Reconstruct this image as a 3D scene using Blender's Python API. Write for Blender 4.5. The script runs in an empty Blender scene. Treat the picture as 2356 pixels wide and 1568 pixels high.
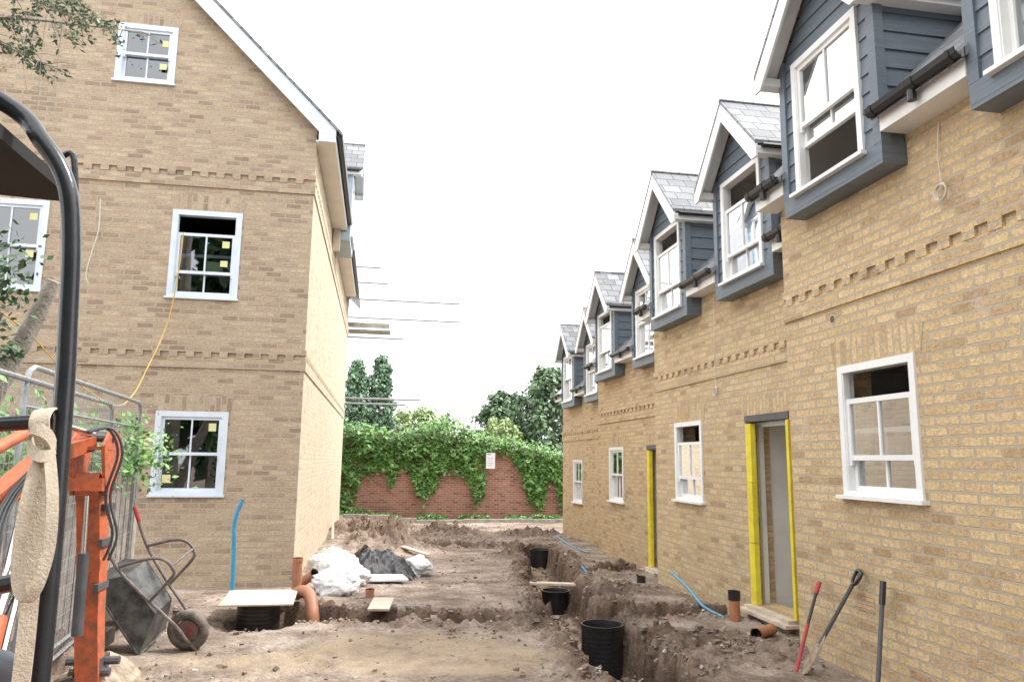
import bpy, math, random, bmesh
import numpy as np
from mathutils import Vector, noise, Matrix
random.seed(7); np.random.seed(7)
scene = bpy.context.scene
col = scene.collection
V = Vector
WO = {}

# ---------------------------------------------------------------- materials
def newmat(name):
    m = bpy.data.materials.new(name); m.use_nodes = True
    nt = m.node_tree
    b = nt.nodes['Principled BSDF']
    return m, nt, b
def N(nt, t, **kw):
    n = nt.nodes.new(t)
    for k, v in kw.items(): setattr(n, k, v)
    return n
def ramp(nt, stops, src=None):
    r = N(nt, 'ShaderNodeValToRGB')
    e = r.color_ramp.elements
    while len(e) < len(stops): e.new(0.5)
    for i, (p, c) in enumerate(stops):
        e[i].position = p; e[i].color = (c[0], c[1], c[2], 1) if hasattr(c, '__len__') else (c, c, c, 1)
    if src is not None: nt.links.new(src, r.inputs[0])
    return r
def mixc(nt, a, b, fac, mode='MIX'):
    m = N(nt, 'ShaderNodeMix', data_type='RGBA', blend_type=mode)
    for sock, v in ((m.inputs[0], fac), (m.inputs[6], a), (m.inputs[7], b)):
        if hasattr(v, 'is_output'): nt.links.new(v, sock)
        elif hasattr(v, '__len__'): sock.default_value = (v[0], v[1], v[2], 1)
        else: sock.default_value = v
    return m.outputs[2]
def mth(nt, op, a, b=0.0):
    m = N(nt, 'ShaderNodeMath', operation=op)
    for i, v in enumerate((a, b)):
        if hasattr(v, 'is_output'): nt.links.new(v, m.inputs[i])
        else: m.inputs[i].default_value = v
    return m.outputs[0]
def noisetex(nt, scale, detail=4, rough=0.6, vec=None):
    n = N(nt, 'ShaderNodeTexNoise'); n.inputs['Scale'].default_value = scale
    n.inputs['Detail'].default_value = detail; n.inputs['Roughness'].default_value = rough
    if vec is None:
        g = N(nt, 'ShaderNodeNewGeometry'); vec = g.outputs['Position']
    nt.links.new(vec, n.inputs['Vector'])
    return n.outputs[0]
def bump(nt, b, h, strength=0.5, dist=0.01):
    n = N(nt, 'ShaderNodeBump'); n.inputs['Strength'].default_value = strength
    n.inputs['Distance'].default_value = dist
    nt.links.new(h, n.inputs['Height']); nt.links.new(n.outputs[0], b.inputs['Normal'])
def simple(name, c, rough=0.6, metal=0.0, var=0.25, scale=6, bmp=0.0, c2=None, spec=None, bdist=0.005):
    m, nt, b = newmat(name)
    b.inputs['Roughness'].default_value = rough; b.inputs['Metallic'].default_value = metal
    if spec is not None: b.inputs['Specular IOR Level'].default_value = spec
    n = noisetex(nt, scale, 3, 0.65)
    d = c2 if c2 else tuple(x*(1-var) for x in c)
    r = ramp(nt, [(0.35, d), (0.65, c)], n)
    nt.links.new(r.outputs[0], b.inputs['Base Color'])
    if bmp > 0: bump(nt, b, noisetex(nt, scale*6, 2, 0.6), bmp, bdist)
    return m
def wallvec(nt, swap=False):
    g = N(nt, 'ShaderNodeNewGeometry')
    sp = N(nt, 'ShaderNodeSeparateXYZ'); nt.links.new(g.outputs['Position'], sp.inputs[0])
    sn = N(nt, 'ShaderNodeSeparateXYZ'); nt.links.new(g.outputs['True Normal'], sn.inputs[0])
    ax = mth(nt, 'ABSOLUTE', sn.outputs[0]); ay = mth(nt, 'ABSOLUTE', sn.outputs[1])
    f = mth(nt, 'GREATER_THAN', ax, ay)
    c1 = N(nt, 'ShaderNodeCombineXYZ'); c2 = N(nt, 'ShaderNodeCombineXYZ')
    a, bb = (0, 1) if not swap else (1, 0)
    nt.links.new(sp.outputs[0], c1.inputs[a]); nt.links.new(sp.outputs[2], c1.inputs[bb])
    nt.links.new(sp.outputs[1], c2.inputs[a]); nt.links.new(sp.outputs[2], c2.inputs[bb])
    mx = N(nt, 'ShaderNodeMix', data_type='VECTOR')
    nt.links.new(f, mx.inputs[0]); nt.links.new(c1.outputs[0], mx.inputs[4]); nt.links.new(c2.outputs[0], mx.inputs[5])
    return mx.outputs[1]
def brickmat(name, stops, mortar, swap=False, bw=0.225, rh=0.075, ms=0.011, rough=0.9, dist=0.012, stain=0.2, mw=0.12, pale=.35):
    m, nt, b = newmat(name)
    b.inputs['Roughness'].default_value = rough
    b.inputs['Specular IOR Level'].default_value = 0.2
    vec = wallvec(nt, swap)
    wn = N(nt, 'ShaderNodeTexNoise'); wn.inputs['Scale'].default_value = 14; wn.inputs['Detail'].default_value = 1
    nt.links.new(vec, wn.inputs['Vector'])
    sub = N(nt, 'ShaderNodeVectorMath', operation='MULTIPLY_ADD')
    nt.links.new(wn.outputs['Color'], sub.inputs[0]); sub.inputs[1].default_value = (0.014, 0.011, 0); nt.links.new(vec, sub.inputs[2])
    br = N(nt, 'ShaderNodeTexBrick'); nt.links.new(sub.outputs[0], br.inputs['Vector'])
    br.inputs['Scale'].default_value = 1
    br.inputs['Brick Width'].default_value = bw; br.inputs['Row Height'].default_value = rh
    br.inputs['Mortar Size'].default_value = ms; br.inputs['Mortar Smooth'].default_value = mw
    br.inputs['Color1'].default_value = (0, 0, 0, 1); br.inputs['Color2'].default_value = (1, 1, 1, 1)
    br.inputs['Mortar'].default_value = (0.5, 0.5, 0.5, 1)
    br.squash = 1.0; br.offset = 0.5
    r = ramp(nt, stops, br.outputs['Color'])
    n1 = noisetex(nt, 38, 3, 0.75)
    r1 = ramp(nt, [(0.3, 0.70), (0.7, 1.18)], n1)
    c = mixc(nt, r.outputs[0], r1.outputs[0], 1.0, 'MULTIPLY')
    n2 = noisetex(nt, 0.9, 3, 0.6)
    r2 = ramp(nt, [(0.35, 0.84), (0.65, 1.05)], n2)
    c = mixc(nt, c, r2.outputs[0], stain*2, 'MULTIPLY')
    c = mixc(nt, c, mortar, br.outputs['Fac'])
    n3 = noisetex(nt, 2.3, 6, 0.75)
    r3 = ramp(nt, [(0.57, 0.0), (0.72, pale)], n3)
    c = mixc(nt, c, (0.68, 0.62, 0.53), r3.outputs[0])
    nt.links.new(c, b.inputs['Base Color'])
    h = mth(nt, 'SUBTRACT', mth(nt, 'MULTIPLY', n1, 0.9), mth(nt, 'MULTIPLY', br.outputs['Fac'], 1.2))
    bump(nt, b, h, 1.0, dist)
    return m
YST = [(0.0, (0.42, 0.29, 0.165)), (0.1, (0.51, 0.365, 0.21)), (0.35, (0.60, 0.445, 0.25)), (0.65, (0.65, 0.49, 0.285)), (0.88, (0.61, 0.45, 0.26)), (1.0, (0.54, 0.39, 0.24))]
GST = [(0.0, (0.33, 0.24, 0.175)), (0.2, (0.42, 0.315, 0.225)), (0.5, (0.50, 0.385, 0.27)), (0.75, (0.54, 0.43, 0.30)), (1.0, (0.45, 0.335, 0.25))]
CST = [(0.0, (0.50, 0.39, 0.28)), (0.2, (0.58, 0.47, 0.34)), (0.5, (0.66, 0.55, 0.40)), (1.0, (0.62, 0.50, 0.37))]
RST = [(0.0, (0.24, 0.10, 0.075)), (0.3, (0.40, 0.165, 0.12)), (0.6, (0.48, 0.215, 0.155)), (1.0, (0.37, 0.20, 0.15))]
MO_R = (0.44, 0.37, 0.28); MO_L = (0.43, 0.37, 0.30)
M_brick = brickmat('yellow_stock_brick', YST, MO_R, pale=.28)
M_sold = brickmat('yellow_soldier_brick', YST, MO_R, swap=True, pale=.1)
M_brickL = brickmat('buff_stock_brick', GST, MO_L, pale=.15)
M_brickS = brickmat('sunlit_tone_brick', CST, (0.55, 0.48, 0.39), pale=.15, dist=.008)  # buff brick made paler: sunlight on the side wall put into its colour
M_soldL = brickmat('buff_soldier_brick', GST, MO_L, swap=True, pale=.1)
M_brickR = brickmat('old_red_brick', RST, (0.40, 0.33, 0.28), pale=.25)
SL = [(0.0, (0.17, 0.175, 0.19)), (0.5, (0.23, 0.235, 0.25)), (1.0, (0.30, 0.305, 0.32))]
M_slate = brickmat('slate_tiles', SL, (0.05, 0.05, 0.055), bw=0.26, rh=0.15, ms=0.006, rough=0.3, dist=0.004, stain=0.2, pale=.1)
M_white = simple('white_painted_wood', (0.79, 0.80, 0.80), 0.45, var=0.08, scale=4)
M_whiteL = simple('white_blue_film_frame', (0.66, 0.73, 0.82), 0.4, var=0.10, scale=4)
M_cream = simple('cream_soffit', (0.80, 0.77, 0.70), 0.6, var=0.08, scale=2)
def cladmat():
    m, nt, b = newmat('blue_grey_cladding')
    b.inputs['Roughness'].default_value = 0.5
    g = N(nt, 'ShaderNodeNewGeometry')
    mp = N(nt, 'ShaderNodeMapping'); mp.inputs['Scale'].default_value = (3, 3, 60)
    nt.links.new(g.outputs['Position'], mp.inputs[0])
    n = noisetex(nt, 1.0, 4, 0.7, mp.outputs[0])
    r = ramp(nt, [(0.3, (0.100, 0.128, 0.158)), (0.7, (0.150, 0.185, 0.220))], n)
    nt.links.new(r.outputs[0], b.inputs['Base Color'])
    bump(nt, b, n, 0.6, 0.004)
    return m
M_clad = cladmat()
M_black = simple('black_plastic', (0.022, 0.022, 0.025), 0.35, var=0.3, scale=4)
M_canopy = simple('black_canopy_lining', (0.012, 0.011, 0.010), 0.8, var=0.3, scale=4)
M_blackm = simple('black_paint_worn', (0.022, 0.024, 0.03), 0.25, var=0.3, scale=12, bmp=0.1)
M_dirtyblack = simple('muddy_black_plastic', (0.026, 0.027, 0.03), 0.4, c2=(0.12, 0.12, 0.115), scale=7, bmp=0.3)
M_plaster = simple('grey_plaster', (0.74, 0.72, 0.70), 0.9, var=0.12, scale=1.5)
M_dark = simple('unlit_tone_room', (0.07, 0.065, 0.06), 0.9)  # interior faces coloured dark to stand for the unlit room
M_steel = simple('dark_steel_lintel', (0.09, 0.09, 0.1), 0.5, var=0.3, scale=8)
M_yellow = simple('yellow_foam', (0.78, 0.68, 0.04), 0.6, c2=(0.64, 0.53, 0.05), scale=7, bmp=0.3)
M_galv = simple('galvanised_steel', (0.36, 0.38, 0.40), 0.45, metal=0.4, var=0.35, scale=20)
M_orange = simple('orange_machine_paint', (0.58, 0.13, 0.045), 0.55, c2=(0.28, 0.095, 0.055), scale=17, bmp=0.25)
M_rust = simple('rusty_steel', (0.42, 0.33, 0.23), 0.55, c2=(0.16, 0.115, 0.08), scale=14, bmp=0.5)
M_chrome = simple('chrome_rod', (0.7, 0.7, 0.72), 0.15, metal=1.0, var=0.1)
M_strap = simple('beige_webbing', (0.52, 0.45, 0.36), 0.9, c2=(0.43, 0.365, 0.285), scale=22, bmp=0.5)
M_wood = simple('plywood', (0.62, 0.54, 0.44), 0.75, c2=(0.48, 0.40, 0.32), scale=6, bmp=0.3)
M_wood2 = simple('weathered_timber', (0.36, 0.32, 0.28), 0.85, c2=(0.2, 0.175, 0.15), scale=7, bmp=0.5)
M_terra = simple('terracotta_plastic', (0.44, 0.19, 0.105), 0.5, c2=(0.32, 0.15, 0.085), scale=8)
M_blue = simple('blue_water_pipe', (0.05, 0.29, 0.48), 0.4, var=0.25, scale=8)
M_red = simple('red_grip', (0.46, 0.05, 0.06), 0.45, var=0.3, scale=12)
M_hub = simple('dull_red_hub', (0.20, 0.10, 0.09), 0.7, c2=(0.13, 0.11, 0.10), scale=20, bmp=.3)
M_bag = simple('white_rubble_bag', (0.72, 0.73, 0.76), 0.45, var=0.14, scale=5, bmp=0.8, bdist=0.02)
M_tarp = simple('black_sheet', (0.014, 0.014, 0.018), 0.3, var=0.3, scale=8, bmp=0.6, bdist=0.02)
M_rubber = simple('tyre_rubber', (0.08, 0.075, 0.07), 0.85, c2=(0.19, 0.16, 0.13), scale=16, bmp=0.5)
M_conc = simple('concrete', (0.42, 0.40, 0.36), 0.85, c2=(0.27, 0.25, 0.22), scale=5, bmp=0.4)
M_bark = simple('grey_bark', (0.40, 0.36, 0.32), 0.9, c2=(0.22, 0.20, 0.17), scale=9, bmp=0.9, bdist=0.02)
M_rope = simple('yellow_cord', (0.62, 0.42, 0.10), 0.7, var=0.2)
M_cable = simple('white_cable', (0.66, 0.64, 0.6), 0.6, var=0.15)
M_sticker = simple('yellow_sticker', (0.66, 0.64, 0.34), 0.6, var=0.05)
M_bluedot = simple('blue_label', (0.03, 0.22, 0.62), 0.5, var=0.05)
M_signblue = simple('sign_blue_print', (0.20, 0.36, 0.55), 0.5, var=0.05)
M_mortarh = simple('dark_hole', (0.14, 0.11, 0.09), .95)
def glassmat(name, tint, boost):
    m = bpy.data.materials.new(name); m.use_nodes = True; nt = m.node_tree
    nt.nodes.clear()
    out = N(nt, 'ShaderNodeOutputMaterial')
    tr = N(nt, 'ShaderNodeBsdfTransparent'); tr.inputs[0].default_value = (*tint, 1)
    gl = N(nt, 'ShaderNodeBsdfGlossy'); gl.inputs['Roughness'].default_value = 0.015
    gl.inputs[0].default_value = (0.95, 0.97, 1, 1)
    fr = N(nt, 'ShaderNodeFresnel'); fr.inputs[0].default_value = 1.5
    f = mth(nt, 'ADD', mth(nt, 'MULTIPLY', fr.outputs[0], boost), 0.02)
    f = mth(nt, 'MINIMUM', f, 0.9)
    n = noisetex(nt, 1.5, 2, 0.5)
    bp = N(nt, 'ShaderNodeBump'); bp.inputs['Strength'].default_value = 0.15; bp.inputs['Distance'].default_value = 0.01
    nt.links.new(n, bp.inputs['Height']); nt.links.new(bp.outputs[0], gl.inputs['Normal'])
    mx = N(nt, 'ShaderNodeMixShader')
    nt.links.new(f, mx.inputs[0]); nt.links.new(tr.outputs[0], mx.inputs[1]); nt.links.new(gl.outputs[0], mx.inputs[2])
    nt.links.new(mx.outputs[0], out.inputs[0])
    return m
M_glass = glassmat('window_glass', (0.75, 0.8, 0.8), 6.0)
M_glassL = glassmat('window_glass_dark', (0.45, 0.5, 0.5), 3.6)
def leafmat(name, dark, light):
    m, nt, b = newmat(name)
    b.inputs['Roughness'].default_value = 0.5
    g = N(nt, 'ShaderNodeNewGeometry')
    n = noisetex(nt, 1.6, 2, 0.6)
    s = mth(nt, 'ADD', mth(nt, 'MULTIPLY', g.outputs['Random Per Island'], 0.55), mth(nt, 'MULTIPLY', n, 0.6))
    r = ramp(nt, [(0.25, dark), (0.85, light)], s)
    nt.links.new(r.outputs[0], b.inputs['Base Color'])
    return m
M_ivy = leafmat('ivy_leaf', (0.045, 0.12, 0.028), (0.20, 0.40, 0.10))
M_leafd = leafmat('dark_leaf', (0.06, 0.11, 0.06), (0.15, 0.25, 0.12))
M_pop = leafmat('poplar_leaf', (0.075, 0.14, 0.09), (0.16, 0.28, 0.155))
M_leafl = leafmat('light_leaf', (0.20, 0.28, 0.11), (0.36, 0.46, 0.21))
M_leafc = leafmat('conifer_leaf', (0.05, 0.095, 0.055), (0.15, 0.24, 0.13))
M_holly = leafmat('holly_leaf', (0.02, 0.05, 0.02), (0.09, 0.17, 0.07))

# ---------------------------------------------------------------- mesh builder
class MB:
    def __init__(s): s.v = []; s.f = []; s.m = []; s.mats = []
    def mi(s, m):
        if m not in s.mats: s.mats.append(m)
        return s.mats.index(m)
    def add(s, vs, fs, m):
        o = len(s.v); s.v += [tuple(p) for p in vs]; k = s.mi(m)
        for f in fs: s.f.append(tuple(i+o for i in f)); s.m.append(k)
    def face(s, pts, m, nrm=None):
        pts = [V(p) for p in pts]
        if nrm is not None:
            n = V((0, 0, 0))
            for i in range(len(pts)):
                a = pts[i]; b = pts[(i+1) % len(pts)]; n += a.cross(b)
            if n.dot(nrm) < 0: pts = pts[::-1]
        s.add(pts, [tuple(range(len(pts)))], m)
    def prism(s, pts, off, m):
        pts = [V(p) for p in pts]; off = V(off); q = [p+off for p in pts]; n = len(pts)
        nn = V((0, 0, 0))
        for i in range(n): nn += (pts[i]-pts[0]).cross(pts[(i+1) % n]-pts[0])
        if nn.dot(off) > 0: pts, q = pts[::-1], q[::-1]
        fs = [tuple(range(n)), tuple(range(2*n-1, n-1, -1))]
        for i in range(n):
            j = (i+1) % n; fs.append((i, n+i, n+j, j))
        s.add(pts+q, fs, m)
    def box(s, a, b, m):
        x0, x1 = sorted((a[0], b[0])); y0, y1 = sorted((a[1], b[1])); z0, z1 = sorted((a[2], b[2]))
        s.prism([(x0, y0, z0), (x1, y0, z0), (x1, y1, z0), (x0, y1, z0)], (0, 0, z1-z0), m)
    def tube(s, pts, r, m, seg=8, caps=True):
        pts = [V(p) for p in pts]; n = len(pts)
        rs = r if hasattr(r, '__len__') else [r]*n
        t0 = (pts[1]-pts[0]).normalized()
        up = V((0, 0, 1)) if abs(t0.z) < 0.9 else V((1, 0, 0))
        a = t0.cross(up).normalized(); vs = []
        for i in range(n):
            if i == 0: t = t0
            elif i == n-1: t = (pts[i]-pts[i-1]).normalized()
            else: t = ((pts[i+1]-pts[i]).normalized()+(pts[i]-pts[i-1]).normalized()).normalized()
            a = (a - t*a.dot(t)).normalized(); b = t.cross(a)
            for k in range(seg):
                an = 2*math.pi*k/seg
                vs.append(pts[i]+(a*math.cos(an)+b*math.sin(an))*rs[i])
        fs = []
        for i in range(n-1):
            for k in range(seg):
                k2 = (k+1) % seg
                fs.append((i*seg+k, i*seg+k2, (i+1)*seg+k2, (i+1)*seg+k))
        if caps: fs.append(tuple(range(seg))[::-1]); fs.append(tuple((n-1)*seg+k for k in range(seg)))
        s.add(vs, fs, m)
    def ribbon(s, pts, w, side, m, th=0.003):
        pts = [V(p) for p in pts]; vs = []; n = len(pts)
        for i, p in enumerate(pts):
            sd = V(side(i/(n-1)) if callable(side) else side).normalized()*w/2
            t = (pts[min(i+1, n-1)]-pts[max(i-1, 0)]).normalized()
            nn = t.cross(sd).normalized()*th
            vs += [p-sd-nn, p+sd-nn, p+sd+nn, p-sd+nn]
        fs = []
        for i in range(n-1):
            for k in range(4): fs.append((i*4+k, i*4+(k+1) % 4, (i+1)*4+(k+1) % 4, (i+1)*4+k))
        fs += [(3, 2, 1, 0), tuple((n-1)*4+k for k in range(4))]
        s.add(vs, fs, m)
    def make(s, name, parent=None, label=None, category=None, group=None, kind=None, smooth=False, origin=None):
        a = np.array(s.v, dtype=float)
        if origin is None: origin = V(((a[:, 0].min()+a[:, 0].max())/2, (a[:, 1].min()+a[:, 1].max())/2, a[:, 2].min()))
        me = bpy.data.meshes.new(name)
        me.from_pydata((a-np.array(origin)).tolist(), [], s.f)
        for m in s.mats: me.materials.append(m)
        me.polygons.foreach_set('material_index', s.m)
        if smooth: me.polygons.foreach_set('use_smooth', [True]*len(s.f))
        me.update()
        ob = bpy.data.objects.new(name, me); col.objects.link(ob)
        if smooth:
            try: me.set_sharp_from_angle(angle=math.radians(40))
            except Exception: pass
        WO[ob.name] = V(origin)
        if parent is not None:
            ob.parent = parent; ob.location = V(origin)-WO[parent.name]
        else: ob.location = V(origin)
        props(ob, label, category, group, kind)
        return ob
def props(ob, label=None, category=None, group=None, kind=None):
    if label: ob['label'] = label
    if category: ob['category'] = category
    if group: ob['group'] = group
    if kind: ob['kind'] = kind
def thing(name, loc, label, category, group=None):
    ob = bpy.data.objects.new(name, None); col.objects.link(ob); ob.empty_display_size = 0.3
    ob.location = loc; WO[ob.name] = V(loc); props(ob, label, category, group)
    return ob
def spline(pts, n=6):
    pts = [V(p) for p in pts]; out = []
    P = [pts[0]]+pts+[pts[-1]]
    for i in range(1, len(P)-2):
        for k in range(n):
            t = k/n; a, b, c, d = P[i-1], P[i], P[i+1], P[i+2]
            out.append(0.5*((2*b)+(c-a)*t+(2*a-5*b+4*c-d)*t*t+(3*b-a-3*c+d)*t**3))
    out.append(pts[-1]); return out
Z = V((0, 0, 1))

# ---------------------------------------------------------------- ground
def sst(a, b, x):
    t = (x-a)/(b-a); t = 0 if t < 0 else 1 if t > 1 else t
    return t*t*(3-2*t)
def interp(x, xs, ys):
    if x <= xs[0]: return ys[0]
    for i in range(len(xs)-1):
        if x < xs[i+1]: return ys[i]+(ys[i+1]-ys[i])*(x-xs[i])/(xs[i+1]-xs[i])
    return ys[-1]
TR = [([(2.2, 4.2), (2.30, 8.1), (2.74, 11.7), (3.78, 17.9)], 0.33, 0.46, .06),
      ([(-0.75, 9.35), (0.2, 8.85), (1.2, 8.7), (2.3, 8.65)], 0.32, 0.36, .045),
      ([(2.6, 9.2), (3.3, 8.9), (4.3, 8.55)], 0.34, 0.36, .06),
      ([(2.9, 12.9), (4.0, 13.2), (4.6, 13.6)], 0.26, 0.30, .08),
      ([(3.6, 17.6), (2.0, 18.5), (0.4, 18.9)], 0.26, 0.22, .1)]
def segd(x, y, pts):
    best = 9e9
    for (ax, ay), (bx, by) in zip(pts[:-1], pts[1:]):
        dx, dy = bx-ax, by-ay; t = ((x-ax)*dx+(y-ay)*dy)/(dx*dx+dy*dy); t = max(0, min(1, t))
        d = math.hypot(x-ax-t*dx, y-ay-t*dy); best = min(best, d)
    return best
HEAPS = [(0.25, 17.2, 0.75, 0.42), (-0.3, 19.5, 0.8, 0.35), (1.8, 20.7, 1.1, 0.25), (3.2, 7.0, 0.6, 0.05), (3.4, 10.6, 0.5, 0.08), (3.3, 11.9, .4, .05),
         (3.7, 14.8, 0.5, 0.09), (-2.6, 6.6, 0.5, 0.22), (-2.3, 8.8, 0.5, 0.12), (0.3, 22.5, 1.2, 0.2), (4.3, 20.8, 0.9, 0.15), (-1.25, 9.0, .42, -.30),
         (3.9, 6.6, .25, .05), (2.9, 15.6, .6, .08)]
def gfull(x, y):
    z = interp(y, [0, 6, 8, 14, 21, 30], [0.07, 0.06, 0.03, -0.17, -0.32, -0.30])
    z += 0.16*sst(1.2, -1.0, x)*sst(9, 14, y)
    sand = 0.0; tr = 0.0; fresh = 0.0
    if -8 < x < 12 and -1 < y < 32:
        p = V((x, y, 0))
        n1 = noise.fractal(p*0.7, 1.0, 2.0, 4); n2 = noise.fractal(p*4.0, 0.9, 2.0, 3); n3 = noise.noise(p*16)
        n4 = abs(noise.noise(p*9+V((3, 8, 1))))
        w = 0.15*noise.noise(p*1.7+V((5, 1, 0)))+0.10*noise.noise(p*5)+.06*noise.noise(p*11)
        hz = 0
        for hx, hy, hr, hh in HEAPS:
            d = math.hypot(x-hx, y-hy)/hr
            if d < 2.4: hz += hh*math.exp(-d*d)*(1+0.8*n2+.35*n3); fresh = max(fresh, math.exp(-d*d))
        dep = 0
        for i, (pts, hw, dd, ed) in enumerate(TR):
            d = segd(x, y, pts)+w
            if d < hw+1.0:
                t = 1-sst(hw-ed, hw+ed, d)
                dep = max(dep, dd*t*(1+.35*noise.noise(p*1.9))); tr = max(tr, 1-sst(hw+.0, hw+.08, d))
                hz += 0.04*math.exp(-((d-hw-0.22)/0.14)**2)*(0.3+1.8*n2+n3)
                fresh = max(fresh, 1-sst(hw+.05, hw+.4, d))
                if i == 0: sand = max(sand, (1-sst(hw-0.25, hw-0.05, d))*sst(7.3, 8.6, y+n1))
        fl = max(0, 1-fresh)*sst(.35, 0, noise.noise(p*.55+V((1, 7, 3))))*sst(20, 16, y)
        z += hz+0.025*n1+(0.005+.022*(1-fl))*n2+(.002+0.012*(1-fl))*n3+(.002+0.026*(1-fl))*n4
        z -= dep
        sand = max(sand, 0.8*sst(0.0, 0.35, 1-math.hypot((x-0.1)/1.9, (y-6.9)/0.85)+0.6*n1))
    return z, sand, tr, fresh
def G(x, y): return gfull(x, y)[0]
xs = [-400, -150, -60, -30, -15, -8]+list(np.arange(-5, -2.5, 0.12))+list(np.arange(-2.5, 5.6, 0.038))+list(np.arange(5.6, 8, 0.25))+[12, 20, 40, 100, 400]
ys = [-200, -60, -20, -6, 0, 2]+list(np.arange(3, 5.8, 0.15))+list(np.arange(5.8, 12, 0.036))+list(np.arange(12, 20, 0.06))+list(np.arange(20, 28, 0.1))+[29, 30.5, 33, 40, 60, 100, 200, 600]
nx, ny = len(xs), len(ys)
vv = np.zeros((nx*ny, 3)); sa = np.zeros(nx*ny); ta = np.zeros(nx*ny); fa = np.zeros(nx*ny)
k = 0
for y in ys:
    for x in xs:
        z, s_, t_, f_ = gfull(x, y); vv[k] = (x, y, z); sa[k] = s_; ta[k] = t_; fa[k] = f_; k += 1
ii = np.arange(nx-1)[None, :]+np.arange(ny-1)[:, None]*nx; ii = ii.ravel()
ff = np.stack([ii, ii+1, ii+1+nx, ii+nx], 1)
me = bpy.data.meshes.new('ground'); me.from_pydata(vv.tolist(), [], ff.tolist())
for nm_, ar in (('sand', sa), ('trench', ta), ('fresh', fa)):
    at = me.attributes.new(nm_, 'FLOAT', 'POINT'); at.data.foreach_set('value', ar)
me.polygons.foreach_set('use_smooth', [True]*len(ff)); me.update()
gr = bpy.data.objects.new('ground', me); col.objects.link(gr); gr['kind'] = 'structure'; gr['label'] = 'rough excavated brown earth with trenches'
m, nt, b = newmat('earth'); b.inputs['Roughness'].default_value = 0.95; b.inputs['Specular IOR Level'].default_value = 0.15
n1 = noisetex(nt, 1.6, 8, 0.72); n2 = noisetex(nt, 24, 5, 0.75); n3 = noisetex(nt, 140, 2, 0.7)
c = ramp(nt, [(0.34, (0.18, 0.135, 0.108)), (0.47, (0.31, 0.243, 0.198)), (0.60, (0.47, 0.39, 0.325))], n1).outputs[0]
c = mixc(nt, c, ramp(nt, [(0.3, 0.58), (0.7, 1.28)], n2).outputs[0], 1.0, 'MULTIPLY')
a1 = N(nt, 'ShaderNodeAttribute', attribute_name='sand'); a2 = N(nt, 'ShaderNodeAttribute', attribute_name='trench'); a3 = N(nt, 'ShaderNodeAttribute', attribute_name='fresh')
c = mixc(nt, c, (0.50, 0.42, 0.365), mth(nt, 'MULTIPLY', a3.outputs['Fac'], 0.78), 'MULTIPLY')
c = mixc(nt, c, (0.62, 0.57, 0.54), mth(nt, 'MULTIPLY', a2.outputs['Fac'], 0.6), 'MULTIPLY')
sc = ramp(nt, [(0.35, (0.33, 0.24, 0.155)), (0.65, (0.60, 0.48, 0.34))], n3).outputs[0]
sf = mth(nt, 'MULTIPLY', a1.outputs['Fac'], ramp(nt, [(0.4, 0.35), (0.55, 0.95)], noisetex(nt, 5, 4, 0.7)).outputs[0])
c = mixc(nt, c, sc, sf)
nt.links.new(c, b.inputs['Base Color'])
h = mth(nt, 'ADD', mth(nt, 'MULTIPLY', n2, 1.0), mth(nt, 'MULTIPLY', n3, 0.35))
bump(nt, b, h, 1.0, 0.03)
me.materials.append(m)

def shard(mb, c, s, m):
    vs = []
    R = Matrix.Rotation(random.random()*6.28, 3, 'Z') @ Matrix.Rotation(random.random()*6.28, 3, 'X')
    sx, sy, sz = s*random.uniform(.6, 1.3), s*random.uniform(.4, 1), s*random.uniform(.3, .8)
    for x in (-1, 1):
        for y in (-1, 1):
            for z in (-1, 1):
                vs.append(V(c)+R @ V((x*sx*random.uniform(.5, 1), y*sy*random.uniform(.5, 1), z*sz*random.uniform(.5, 1))))
    mb.add(vs, [(0, 1, 3, 2), (4, 6, 7, 5), (0, 4, 5, 1), (2, 3, 7, 6), (0, 2, 6, 4), (1, 5, 7, 3)], m)
M_stone = simple('pale_stone', (0.50, 0.46, 0.40), 0.9, c2=(0.32, 0.28, 0.23), scale=5, bmp=0.3)
M_clod = simple('earth_clod', (0.26, 0.205, 0.165), 0.95, c2=(0.15, 0.115, 0.09), scale=9, bmp=0.6)
M_brickbit = simple('brick_bits', (0.42, 0.21, 0.14), 0.9, c2=(0.30, 0.16, 0.12), scale=9, bmp=0.4)
mb = MB(); cnt = 0
while cnt < 5200:
    y = 6+19*random.random()**1.4; x = random.uniform(-2.3, 5.0)
    if x > interp(y, [6, 6.6, 6.7, 11.2, 11.3, 16.2, 16.3], [3.85, 3.85, 4.25, 4.25, 4.8, 4.8, 5.2]): continue
    if x < -1.1 and y > 11: continue
    z, s1, t1, f1 = gfull(x, y)
    cl_ = max(0, noise.noise(V((x*1.1, y*1.1, 4))))
    if random.random() > .04+.35*cl_+.75*f1: continue
    q = random.random(); mm = M_clod if q < .72 else M_stone if q < .91 else M_brickbit
    s = random.choice([.006, .008, .010, .013, .018, .026] if f1 < .4 else [.008, .012, .018, .026, .036]) * (1.15 if mm is M_clod else 0.8)
    shard(mb, (x, y, z+s*.25), s, mm); cnt += 1
mb.make('rubble', label='scattered stones, clods and brick fragments on earth', category='rubble', kind='stuff')

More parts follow.
